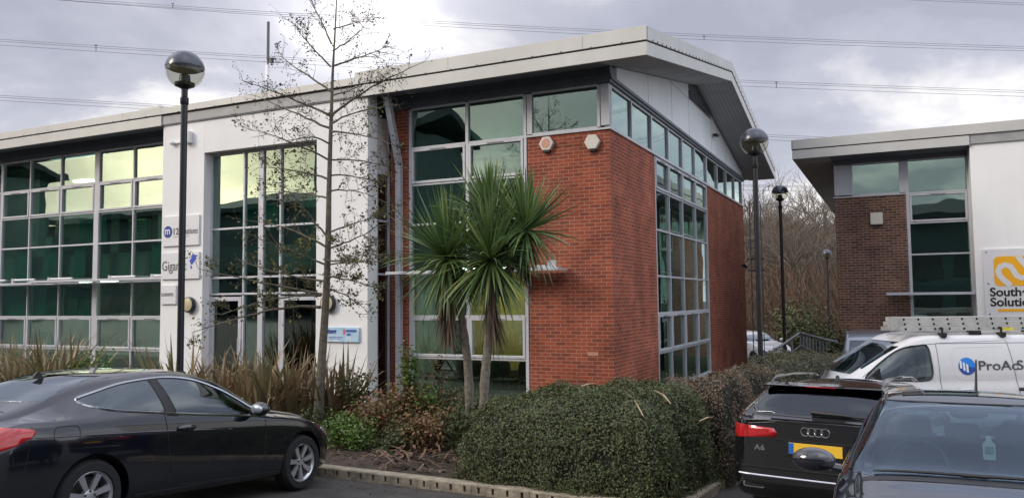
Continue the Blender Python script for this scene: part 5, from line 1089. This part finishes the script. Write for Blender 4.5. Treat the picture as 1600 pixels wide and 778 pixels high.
# ---------------------------------------------------------------- estate
def estate():
    root = vehicle_root('estate_car', 3.008, 8.113, 54.5, -3.6, -.235, 'glossy black estate with roof rails and yellow rear plate, backed towards us beside the hedge', 'car')
    S = dict(x0=0., x1=4.90, bulge=.03,
        hw=[(0, .74), (.06, .83), (.18, .90), (.5, .93), (2, .935), (3.9, .92), (4.5, .84), (4.9, .6)],
        zb=[(0, .42), (.06, .30), (.2, .22), (4.5, .2), (4.9, .35)],
        zs=[(0, 1.035), (.1, 1.055), (.6, 1.045), (2, .98), (3.3, .95), (4.2, .82), (4.9, .6)],
        zt=[(0, 1.05), (.06, 1.07), (.14, 1.15), (.27, 1.33), (.36, 1.405), (.5, 1.425), (1.2, 1.455), (2.0, 1.45), (2.6, 1.38), (3.3, 1.06), (3.5, 1.03), (4.2, .92), (4.7, .75), (4.9, .62)],
        wr=[(0, .70), (.14, .72), (.3, .64), (.5, .60), (2, .60), (3, .66), (3.5, .75), (4.9, .45)],
        cr=[(0, .02), (.14, .05), (.5, .065), (2.5, .07), (3.5, .06), (4.9, .02)])
    c = Car('estate', S, root, m_blackp)
    for s in (1, -1):
        for x in (.98, 3.89): c.cuts.append(arch(x, s, .37, .335))
    dlo = [(.55, 1.07), (.75, 1.34), (1.2, 1.37), (2.3, 1.355), (2.75, 1.22), (3.1, 1.03), (2.5, 1.01), (1.2, 1.04)]
    c.cuts.append(MB().prism(dlo, -1, 1, 'y')); rw = [(-.60, 1.125), (.60, 1.125), (.645, 1.17), (.53, 1.36), (.47, 1.375), (-.47, 1.375), (-.53, 1.36), (-.645, 1.17)]; c.cuts.append(MB().prism(rw, -.3, .7, 'x')); ws = [(-.62, 1.07), (.62, 1.07), (.54, 1.37), (-.54, 1.37)]; c.cuts.append(MB().prism(ws, 2.2, 3.6, 'x'))
    c.cuts.append(MB().box(.35, 3.1, -.64, .64, .6, 1.2)); c.body(); tub(root, .37, 3.08, .62, .6, 1.0)
    c.patch('rear_window', [MB().prism([(y*1.07, z+(.014 if z > 1.3 else -.012)) for y, z in rw], -.3, .6, 'x')], m_tint, (.0015, -.006)); c.patch('windscreen', [MB().prism(ws, 2.2, 3.6, 'x')], m_cglass)
    for s in (1, -1): c.patch('side_window', [MB().prism(dlo, min(s*.3, s), max(s*.3, s), 'y')], m_tint)
    # spoiler lip, rails, aerial
    sp_ = MB(); sp_.prism([(.30, 1.385), (.25, 1.392), (.24, 1.404), (.30, 1.412), (.50, 1.43), (.5, 1.40)], -.60, .60, 'y'); sp_.build('spoiler', m_blackp, root, bevel=.008); MB().box(.236, .241, -.15, .15, 1.394, 1.402).build('brake_light', m_redl, root)
    for s in (1, -1):
        pts = [(.42, s*.565, 1.40), (.47, s*.56, 1.455), (.60, s*.555, 1.485), (1.2, s*.55, 1.505), (2.1, s*.56, 1.49), (2.35, s*.57, 1.44)]; MB().tube(pts, .017, 8).build('roof_rail', m_bright if False else m_blackp, root, smooth=True)
        c.patch('tail_light', [MB().prism([(.93, .995), (.42, .965), (.385, .925), (.40, .875), (.93, .84)] if s > 0 else [(-.93, .995), (-.42, .965), (-.385, .925), (-.40, .875), (-.93, .84)], -.3, .24, 'x')], m_redl, (.004, -.01))
        c.line('lamp_split', [(s*.70, .865), (s*.70, .985)], .003, m_dark, -1, 'x', lift=.004)
        MB().prism(rrect(s*.64-.115, s*.64+.115, .34, .405, .028), .03, .12, 'x').build('exhaust', m_bright, root, bevel=.004); MB().prism(rrect(s*.64-.098, s*.64+.098, .352, .393, .02), .022, .10, 'x').build('exhaust_hole', m_dark, root)
        c.line('tailgate_seam', [(s*.66, 1.10), (s*.70, .99), (s*.69, .80), (s*.62, .70), (0, .685)], .0045, m_dark, -1, 'x')
        e = c.ysurf(3.0, 1.0, s)[0]; MB().ell((2.95, e.y+s*.12, 1.06), (.09, .12, .075)).build('mirror', m_blackp, root, smooth=True)
    c.line('screen_edge', [(-.62, 1.10), (0, 1.085), (.62, 1.10)], .004, m_dark, -1, 'x')
    c.line('tailgate_ledge', [(-.70, .995), (-.4, 1.03), (0, 1.04), (.4, 1.03), (.70, .995)], .006, m_blackp, -1, 'x')
    MB().tube([c.xsurf(y, .855, -1)[0] for y in np.linspace(-.40, .40, 9)], .010).build('lower_ledge', m_dark, root, smooth=True)
    MB().tube([c.xsurf(y, .475, -1)[0]+Vector((-.004, 0, 0)) for y in np.linspace(-.80, .80, 17)], .013, 6).build('bumper_strip', m_bright, root, smooth=True)
    MB().tube([c.xsurf(y, .56, -1)[0]+Vector((0, 0, 0)) for y in np.linspace(-.84, .84, 17)], .012, 6).build('bumper_line', m_dark, root, smooth=True)
    x_ = c.xsurf(0, .76, -1)[0].x-.012
    MB().prism([(-.262, .725), (.262, .725), (.262, .837), (-.262, .837)], x_-.006, x_+.02, 'x').build('number_plate', m_plate, root, bevel=.002); MB().box(x_-.009, x_-.006, .212, .262, .727, .835).build('plate_band', m_plblue, root)
    MB().box(x_+.002, x_+.03, -.30, .30, .70, .86).build('plate_recess', m_dark, root)
    rg_ = MB()
    for k in range(4):
        yc = .098-k*.0655; P = [Vector((0, yc+.042*math.cos(a), .955+.042*math.sin(a))) for a in np.linspace(0, 2*math.pi, 29)]
        P = [c.xsurf(p.y, p.z, -1)[0]+Vector((-.008, 0, 0)) for p in P]; rg_.tube(P, .0062, 6, cap=False)
    rg_.build('badge_rings', m_bright, root, smooth=True)
    xx = c.xsurf(.57, .76, -1)[0].x-.008; t_ = text('badge_lettering', 'A6', .075, m_bright, root, (xx, .62, .735), (math.pi/2, 0, -math.pi/2), ext=.003, xs=1.25, bold=.002)
    w0 = c.xsurf(0, 1.13, -1)[0]; MB().tube([c.xsurf(y, z, -1)[0]+Vector((-.025, 0, .004)) for y, z in ((.06, 1.145), (-.05, 1.138), (-.22, 1.135), (-.35, 1.125), (-.52, 1.12))], [.026, .022, .02, .01, .006], 8).build('rear_wiper', m_trim, root, smooth=True)
    MB().prism([(-.09, 0), (.02, 0), (-.02, .055), (-.045, .06)], -.014, .014, 'y').build('aerial', m_trim, root).location = c.zsurf(.98, 0)[0]
    for x in (.98, 3.89):
        for s in (1, -1): wheel(c, x, s*.80, .34, .24, 5, s)
    for y in (-.36, .36): seat(root, 1.95, y, .55, 1.22); seat(root, 1.05, y, .6, 1.20)
    MB().box(2.45, 3.05, -.6, .6, .8, 1.03).build('dashboard', m_cab, root, bevel=.03)
    return c
estate()

# ---------------------------------------------------------------- nearest hatchback, facing us.  x runs forward from the windscreen foot
def hatch():
    root = vehicle_root('hatchback_car', 2.72, 4.668, 244.3, 4.35, -.042, 'dark blue hatchback facing us in the near right corner, tag hanging in its windscreen', 'car')
    S = dict(x0=-2.75, x1=1.0, bulge=.03,
        hw=[(-2.75, .6), (-2.6, .78), (-2.2, .84), (-.5, .86), (.4, .84), (.8, .74), (1.0, .55)],
        zb=[(-2.75, .4), (-2.5, .22), (.7, .2), (1.0, .32)],
        zs=[(-2.75, .95), (-2.4, 1.03), (-1, 1.0), (-.3, .975), (.0, .95), (.5, .86), (1.0, .60)],
        zt=[(-2.75, 1.0), (-2.6, 1.15), (-2.35, 1.38), (-2.1, 1.47), (-1.6, 1.525), (-1.2, 1.52), (-.82, 1.455), (-.45, 1.27), (-.08, 1.045), (.05, 1.015), (.35, .965), (.7, .85), (1.0, .66)],
        wr=[(-2.75, .5), (-2.2, .56), (-1.5, .57), (-.85, .57), (-.3, .67), (0, .70), (.5, .66), (1.0, .4)],
        cr=[(-2.75, .02), (-2.2, .06), (-1.5, .07), (-.8, .055), (-.3, .055), (0, .045), (1.0, .03)])
    c = Car('hatch', S, root, m_bluegrey)
    for s in (1, -1):
        for x in (.33, -2.12): c.cuts.append(arch(x, s, .335, .31))
    dlo = [(-2.2, 1.08), (-2.0, 1.36), (-1.5, 1.43), (-.95, 1.40), (-.55, 1.22), (-.3, 1.05), (-1.0, 1.04)]
    ws = [(-.725, 1.03), (.725, 1.03), (.70, 1.12), (.56, 1.43), (.53, 1.447), (-.53, 1.447), (-.56, 1.43), (-.70, 1.12)]; rs = [(-.5, 1.12), (.5, 1.12), (.45, 1.40), (-.45, 1.40)]
    cow = MB().prism([(-.82, 1.437), (-.90, 1.30), (-.25, .985), (.06, .985), (.02, 1.02), (-.06, 1.06), (-.45, 1.30)], -.9, .9, 'y')
    c.cuts += [MB().prism(dlo, -1, 1, 'y'), MB().prism(ws, -1.2, .6, 'x'), MB().prism(rs, -3, -2, 'x'), MB().box(-2.3, -.28, -.64, .64, .6, 1.25)]; c.body(); tub(root, -2.28, -.30, .62, .6, 1.05)
    wsg = [(-.74, 1.02), (.74, 1.02), (.715, 1.12), (.575, 1.435), (.54, 1.452), (-.54, 1.452), (-.575, 1.435), (-.715, 1.12)]
    c.patch('windscreen', [MB().prism(wsg, -1.1, .6, 'x')], m_screen, (.0015, -.004)); c.patch('rear_window', [MB().prism(rs, -3, -2, 'x')], m_cglass)
    for s in (1, -1):
        c.patch('side_window', [MB().prism(dlo, min(s*.3, s), max(s*.3, s), 'y')], m_cglass)
        hh = [(-.12, s*.92, 1.075), (-.13, s*.98, 1.085)]
        mb_ = MB().ell((-.12, s*.955, 1.085), (.085, .135, .078), 22, 14); mb_.tube([(-.20, s*.80, 1.03), (-.15, s*.90, 1.05)], .03); mb_.build('mirror', m_bluegrey, root, smooth=True); MB().ell((-.175, s*.955, 1.085), (.05, .118, .062), 18, 10).build('mirror_glass', m_clear, root, smooth=True)
        c.line('pillar_trim', [(s*.745, 1.03), (s*.72, 1.12), (s*.58, 1.435)], .009, m_trim, 1, 'x', lift=.0)
        c.line('roof_strip', [(-2.2, s*.52), (-.85, s*.53)], .006, m_trim, 1, 'z')
        c.patch('headlight', [MB().prism([(.55, .80), (.85, .76), (1.0, .62), (.8, .62), (.6, .70)], min(s*.4, s), max(s*.4, s), 'y')], m_clear, (.003, -.01))
        for x in (.33, -2.12): wheel(c, x, s*.75, .30, .2, 5, s, .19)
        c.line('bonnet_seam', [(-.02, s*.70), (.3, s*.66), (.8, s*.55)], .003, m_dark, 1, 'z')
    c.line('screen_top_seal', [(y, 1.4535) for y in np.linspace(-.53, .53, 5)], .007, m_trim, 1, 'x')
    MB().add([tuple(c.zsurf(x, y)[0]+Vector((0, 0, .004))) for x in (-1.75, -1.5, -1.25, -1.02) for y in np.linspace(-.42, .42, 7)], [(i*7+j, i*7+j+1, (i+1)*7+j+1, (i+1)*7+j) for i in range(3) for j in range(6)]).build('sunroof', m_tint, root, smooth=True)
    # cowl and wipers
    MB().add([tuple(c.zsurf(x, y)[0]+Vector((0, 0, .003))) for x in (-.055, .02) for y in np.linspace(-.66, .66, 15)], [(j, j+1, 16+j, 15+j) for j in range(14)]).build('scuttle', m_trim, root, smooth=True)
    for y0, y1 in ((-.12, .52), (.02, -.60)):
        w_ = [c.zsurf(-.075-.02*t, y0+(y1-y0)*t)[0]+Vector((.0, 0, .016)) for t in np.linspace(0, 1, 8)]; MB().tube(w_, [.013, .012, .011, .01, .01, .009, .008, .006], 6).build('wiper', m_trim, root, smooth=True)
    # inside: UK driver's side is at the left of the picture (car's right side = -y)
    seat(root, -1.15, -.36, .62, 1.33, m=MATS['cabin_grey']); seat(root, -1.15, .36, .62, 1.33)
    for y in (-.36, 0.02, .38): seat(root, -1.95, y, .62, 1.24, hr=True)
    steer(root, -.62, -.34, 1.03, 1); MB().prism([(-.70, .80), (-.70, 1.0), (-.60, 1.03), (-.30, 1.03), (-.12, 1.01), (-.12, .80)], -.66, .66, 'y').build('dashboard', m_cab, root, bevel=.02)
    MB().ell((-.80, 0, 1.385), (.02, .10, .03), 16, 8).build('rear_view_mirror', m_trim, root, smooth=True)
    MB().tube([(-2.18, -.5, 1.34), (-2.18, .5, 1.34)], .012).build('hatch_rim', m_cab2, root)
    tg = vehicle_root('hanging_tag', 0, 0, 0, 0, 0, 'pale green bottle shaped tag hanging inside the windscreen of the nearest car', 'air freshener'); tg.matrix_world = root.matrix_world @ Matrix.Translation((-.60, .075, 1.20))
    MB().prism([(-.028, -.09), (.028, -.09), (.036, -.08), (.036, .01), (.016, .03), (.016, .055), (.012, .062), (-.012, .062), (-.016, .055), (-.016, .03), (-.036, .01), (-.036, -.08)], -.004, .004, 'x').build('card', mat('tag_green', (.50, .62, .42), .6, var=.05), tg); MB().tube([(0, 0, .06), (-.10, -.03, .17)], .0015, 4).build('string', m_trim, tg)
    MB().prism(rrect(-.026, .026, -.055, -.005, .012), .004, .0055, 'x').build('print', mat('tag_print', (.12, .30, .22), .6, var=.4, vscale=60), tg)
    ap = c.zsurf(-1.72, .10)[0]; MB().tube([ap+Vector((0, 0, -.01)), ap+Vector((-.02, .012, .24))], [.011, .006], 8).build('aerial', m_trim, root)
    return c
hatch()

# ---------------------------------------------------------------- white van.  root on its near side line, x forward (to the left)
def van():
    gv = -.55; root = vehicle_root('panel_van', 7.50, 15.0, 180.0, 0, gv, 'white panel van with round blue and white logo, carrying ladders on its roof', 'van')
    hy = .93      # near flank at world Y = 14.07; local y+ points towards -Y (towards us)
    S = dict(x0=-2.6, x1=2.55, bulge=.045,
        hw=[(-2.6, .86), (-2.5, .93), (1.3, .945), (2.0, .90), (2.4, .74), (2.55, .5)], zb=[(-2.6, .3), (2.3, .24), (2.55, .35)],
        zs=[(-2.6, 1.12), (1.0, 1.10), (1.9, 1.05), (2.3, .9), (2.55, .7)],
        zt=[(-2.6, 1.93), (-2.3, 1.97), (.0, 1.975), (.28, 1.95), (.52, 1.86), (1.58, 1.24), (1.78, 1.15), (2.2, 1.02), (2.55, .78)],
        wr=[(-2.6, .75), (.3, .75), (.7, .72), (1.6, .76), (2.2, .6), (2.55, .35)], cr=[(-2.6, .07), (.5, .08), (1.0, .08), (2.55, .03)])
    c = Car('van', S, root, m_whitep)
    for s in (1, -1):
        for x in (-1.6, 1.55): c.cuts.append(arch(x, s, .38, .33))
    dlo = smooth_poly([(.17, 1.745), (.30, 1.765), (.62, 1.70), (.95, 1.50), (1.28, 1.24), (1.24, 1.18), (.8, 1.165), (.28, 1.16), (.15, 1.24), (.145, 1.5)], 5)
    ws = [(-.64, 1.26), (.64, 1.26), (.56, 1.82), (-.56, 1.82)]
    c.cuts += [MB().prism(dlo, -1, 1, 'y'), MB().prism(ws, .5, 2.3, 'x'), MB().box(-.1, 1.3, -.7, .7, .8, 1.75)]; c.body(); tub(root, -.08, 1.28, .68, .8, 1.15)
    for s in (1, -1):
        c.patch('side_window', [MB().prism([(x+(x-.6)*.03, z+(z-1.46)*.05) for x, z in dlo], min(s*.3, s), max(s*.3, s), 'y')], m_trim, (.0015, -.006)) if False else None
        c.patch('side_window', [MB().prism(dlo, min(s*.3, s), max(s*.3, s), 'y')], m_cglass); c.line('window_seal', dlo, .014, m_trim, s, closed=True)
        MB().prism([(1.05, 1.18), (1.30, 1.18), (1.08, 1.38)], s*.90-.03, s*.90+.03, 'y').build('quarter_trim', m_trim, root)
        c.line('door_seam', [(.02, 1.80), (0.02, 1.2), (-.04, .45)], .006, m_slate, s); c.line('door_seam', [(-1.24, 1.84), (-1.30, 1.3), (-1.42, .45)], .006, m_slate, s)
        c.line('door_seam', [(.02, 1.80), (-1.24, 1.84)], .004, m_slate, s); c.line('roof_gutter', [(-2.5, 1.80), (-.0, 1.795), (.45, 1.76), (.8, 1.60), (1.35, 1.22)], .006, m_slate, s)
        c.line('panel_press', [(-1.1, 1.17), (-.35, 1.17), (-.24, 1.25), (-.20, 1.6), (-.28, 1.72), (-1.15, 1.74)], .004, m_whitep, s)
        for x in (.22, -.42): hp = c.ysurf(x, 1.0, s)[0]; MB().tube([(x+.1, hp.y+s*.01, 1.0), (x+.06, hp.y+s*.035, 1.005), (x-.06, hp.y+s*.035, 1.005), (x-.1, hp.y+s*.01, 1.0)], .016).build('door_handle', m_whitep, root, smooth=True)
        c.line('side_rubbing_strip', [(-1.34, 1.0), (-2.5, 1.0)], .03, m_trim, s)
        MB().ell((1.30, s*1.06, 1.15), (.08, .10, .11)).build('mirror', m_trim, root, smooth=True)
        for x in (-1.6, 1.55): wheel(c, x, s*.80, .33, .2, 6, s)
    c.patch('windscreen', [MB().prism(ws, .5, 2.3, 'x')], m_cglass)
    seat(root, .45, .35, .8, 1.56, m=m_cab2); seat(root, .45, -.35, .8, 1.56, m=m_cab2); MB().box(.9, 1.25, -.66, .66, .9, 1.15).build('dashboard', m_cab, root, bevel=.03); MB().tube([(.22, .7, 1.16), (.25, .66, 1.6), (.30, .62, 1.74)], .02).build('seat_belt', m_cab2, root)
    # livery on the near flank (local +y), letters run towards -x
    def dec(x, z, l=.004): h = c.ysurf(x, z, 1); return h[0]+Vector((0, l, 0))
    cx_, cz = -.47, 1.40; n_ = 32; ring = [dec(cx_+.15*math.cos(2*math.pi*k/n_), cz+.15*math.sin(2*math.pi*k/n_)) for k in range(n_)]; lg = MB().add([dec(cx_, cz)]+ring, [(0, 1+k, 1+(k+1) % n_) for k in range(n_)]).build('logo', mat('logo_azure', (.01, .17, .62), .4, var=.15, vscale=4, col2=(.02, .30, .75)), root)
    hf = [dec(cx_+.15*math.cos(a), cz+.15*math.sin(a), .006) for a in np.linspace(math.pi*1.06, math.pi*2.05, 16)]; MB().add([dec(cx_, cz-.0, .006)]+hf, [(0, 1+k, 2+k) for k in range(15)]).build('logo_lower', mat('logo_deep', (.01, .06, .32), .4), root)
    for k, (xa, zt_, zb_) in enumerate(((.125, 1.50, 1.36), (.07, 1.47, 1.32), (.015, 1.44, 1.29))): MB().add([dec(cx_+xa, zt_, .008), dec(cx_+xa-.035, zt_-.01, .008), dec(cx_+xa-.035, zb_, .008), dec(cx_+xa, zb_+.01, .008)], [(0, 1, 2, 3)]).build('logo_bar', m_sign, root)
    h = c.ysurf(-.9, 1.42, 1)[0]; m_vt = mat('van_letter', (.07, .075, .085), .5)
    text('lettering', 'ProAc', .235, m_vt, root, (-.66, h.y+.010, 1.33), (math.pi/2-.02, 0, math.pi), xs=1.18, bold=.002); text('lettering', 'Solutions', .235, m_vt, root, (-1.34, h.y+.010, 1.335), (math.pi/2-.02, 0, math.pi), xs=1.15, bold=.002)
    # thin aerial whip seen before the flank belongs to the hatchback side
    for x in (-.15, -1.2, -2.2): MB().tube([(x, -.72, 1.93), (x, -.72, 2.06), (x, .72, 2.06), (x, .72, 1.93)], .022, 8).box(x-.05, x+.05, .66, .78, 1.9, 1.98).build('roof_bar', m_trim, root)
    return c
van()
def ladder():
    o = empty('ladder', (8.66, 14.35, 1.46)); st = mat('ladder_alu', (.50, .49, .46), .5, metal=.3, var=.12, vscale=6); ln = 1.9
    for q, (dz, yy) in enumerate(((0, 0), (.085, .03), (.17, .06))):
        for s in (0, .36): MB().box(-ln+.06*q, 2.6, yy+s-.012, yy+s+.012, dz, dz+.078).build('stile', st, o, bevel=.003)
        for k in range(15):
            x = -ln+.27+.262*k; MB().tube([(x, yy-.010, dz+.04), (x, yy+.38, dz+.04)], .017, 8).build('rung', st, o); 
            MB().lathe([(.001, -.016), (.020, -.016), (.020, -.013)], (x, yy, dz+.04), 12, 'y').build('rung_end', m_dark, o)
    MB().box(-ln-.05, 2.6, .0, .03, -.06, -.03).box(-ln, -ln+.12, -.03, .06, .02, .26).build('foot', st, o, bevel=.003); MB().box(.05, .3, -.02, .02, .0, .05).build('tag', mat('yellow_tag', (.7, .62, .05), .6), o)
    MB().box(-.5, -.3, -.04, .08, -.07, .0).box(.5, .9, -.06, .1, -.06, .0).build('strap', m_trim, o)
    return tag(o, 'worn aluminium extension ladder lying on the white van roof', 'ladder')
ladder()

# ---------------------------------------------------------------- silver blue van behind, white hatchback far away
def far_car(name, x, y, th, label, pm, cat, h=1.8, w_=.86, zg=None, boxy=True):
    zg = gz(x, y) if zg is None else zg; root = vehicle_root(name, x, y, th, 0, zg, label, cat)
    if boxy: zt = [(-2.6, h-.1), (-2.3, h), (-.1, h), (.2, h-.06), (.9, 1.15), (1.1, 1.05), (1.5, .95), (1.75, .75)]
    else: zt = [(-2.6, .95), (-2.45, 1.15), (-2.1, h-.05), (-1.6, h), (-.6, h-.02), (-.2, h-.12), (.6, 1.0), (.8, .95), (1.4, .82), (1.7, .6)]
    S = dict(x0=-2.6, x1=1.75, bulge=.03, hw=[(-2.6, w_-.12), (-2.4, w_), (.9, w_), (1.4, w_-.08), (1.75, w_-.36)], zb=[(-2.6, .3), (1.5, .22), (1.75, .35)], zs=[(-2.6, .98), (.3, .98), (1.2, .85), (1.75, .6)], zt=zt,
        wr=[(-2.6, w_-.2), (0, w_-.2), (.9, w_-.12), (1.75, .35)], cr=[(-2.6, .05), (1.75, .03)])
    c = Car(name, S, root, pm); zc = h-.14; ws = [(-w_+.18, 1.1), (w_-.18, 1.1), (w_-.27, zc), (-w_+.27, zc)]; dlo = [(-2.1, 1.03), (-1.9, zc-.02), (-.2, zc-.02), (.1, zc-.12), (.55, 1.03)]
    for s in (1, -1):
        for x_ in (-1.85, .95): c.cuts.append(arch(x_, s, .34, .31))
    c.cuts += [MB().prism(ws, -.3, 1.4, 'x'), MB().prism(dlo, -1, 1, 'y'), MB().box(-2, .5, -w_+.25, w_-.25, .7, 1.2)]; c.body(); tub(root, -1.98, .48, w_-.27, .7, 1.0)
    c.patch('windscreen', [MB().prism(ws, -.3, 1.4, 'x')], m_cglass)
    for s in (1, -1):
        c.patch('side_window', [MB().prism(dlo, min(s*.3, s), max(s*.3, s), 'y')], m_tint); MB().ell((.45, s*(w_+.10), 1.08), (.07, .11, .08)).build('mirror', pm, root, smooth=True)
        c.patch('headlight', [MB().prism([(1.3, .82), (1.6, .70), (1.75, .6), (1.4, .62)], min(s*.4, s), max(s*.4, s), 'y')], m_clear, (.003, -.01))
        for x_ in (-1.85, .95): wheel(c, x_, s*(w_-.11), .30, .2, 5, s, .19)
    for y_ in (-.36, .36): seat(root, -.5, y_, .7, h-.35)
    return c
far_car('small_van', 8.2, 18.0, 248, 'silver blue van seen head on behind the white van nose', m_greyp, 'van', 1.84)
far_car('parked_car', 11.3, 37.0, 285, 'white hatchback far off beside the end of the brick wall', m_whitep, 'car', 1.45, .86, boxy=False)
# dark aerial rod on the nearest car roof
b_ = empty('car_aerial', (0, 0, 0)); bpy.data.objects.remove(b_)

# ================================================================== across the car park (seen reflected in the windows)
def ext_block(x, y, wx, wy, h, label):
    o = empty('office_building', (x, y, 0), -YAW); MB().box(-wx/2, wx/2, -wy/2, wy/2, -1, h).build('wall', mat('slate_cladding', (.07, .105, .10), .8), o); MB().prism([(-wy/2-1, h), (0, h+1.6), (wy/2+1, h), (wy/2+1, h+.5), (0, h+2.1), (-wy/2-1, h+.5)], -wx/2-1, wx/2+1, 'x').build('roof', mat('slate_roof', (.04, .05, .05), .8), o)
    f = MB(); 
    for k in range(int(wx/3)):
        for z in (.9, 3.9): f.box(-wx/2+.6+k*3, -wx/2+2.6+k*3, wy/2, wy/2+.06, z, z+1.7)
    f2 = f.build('window', m_glassdark if False else mat('far_window', (.02, .03, .03), .1), o); return tag(o, label, 'office building')
def bxy(a, b): p = W(-a, b); return p.x, p.y
x, y = bxy(27.5, -33); ext_block(x, y, 8, 6, 13.5, 'brown office block across the car park, seen only in reflections')
x, y = bxy(74, -24); ext_block(x, y, 24, 12, 13.0, 'tall office block at the far end of the car park, seen only in reflections')
x, y = bxy(56, -52); ext_block(x, y, 80, 10, 11.5, 'long office block at the far end of the car park, seen only in reflections')
x, y = bxy(-8, -44); ext_block(x, y, 40, 12, 8.6, 'wide office block behind the photographer, seen only in reflections')
for i in range(18):
    a = -14+i*6.2+rr.uniform(-1.5, 1.5); b = -46+rr.uniform(-5, 5); x, y = bxy(a, b); wood_tree(x, y, rr.uniform(.75, 1.0), 'bare tree across the car park, mirrored in the office windows', 'trees across the car park')
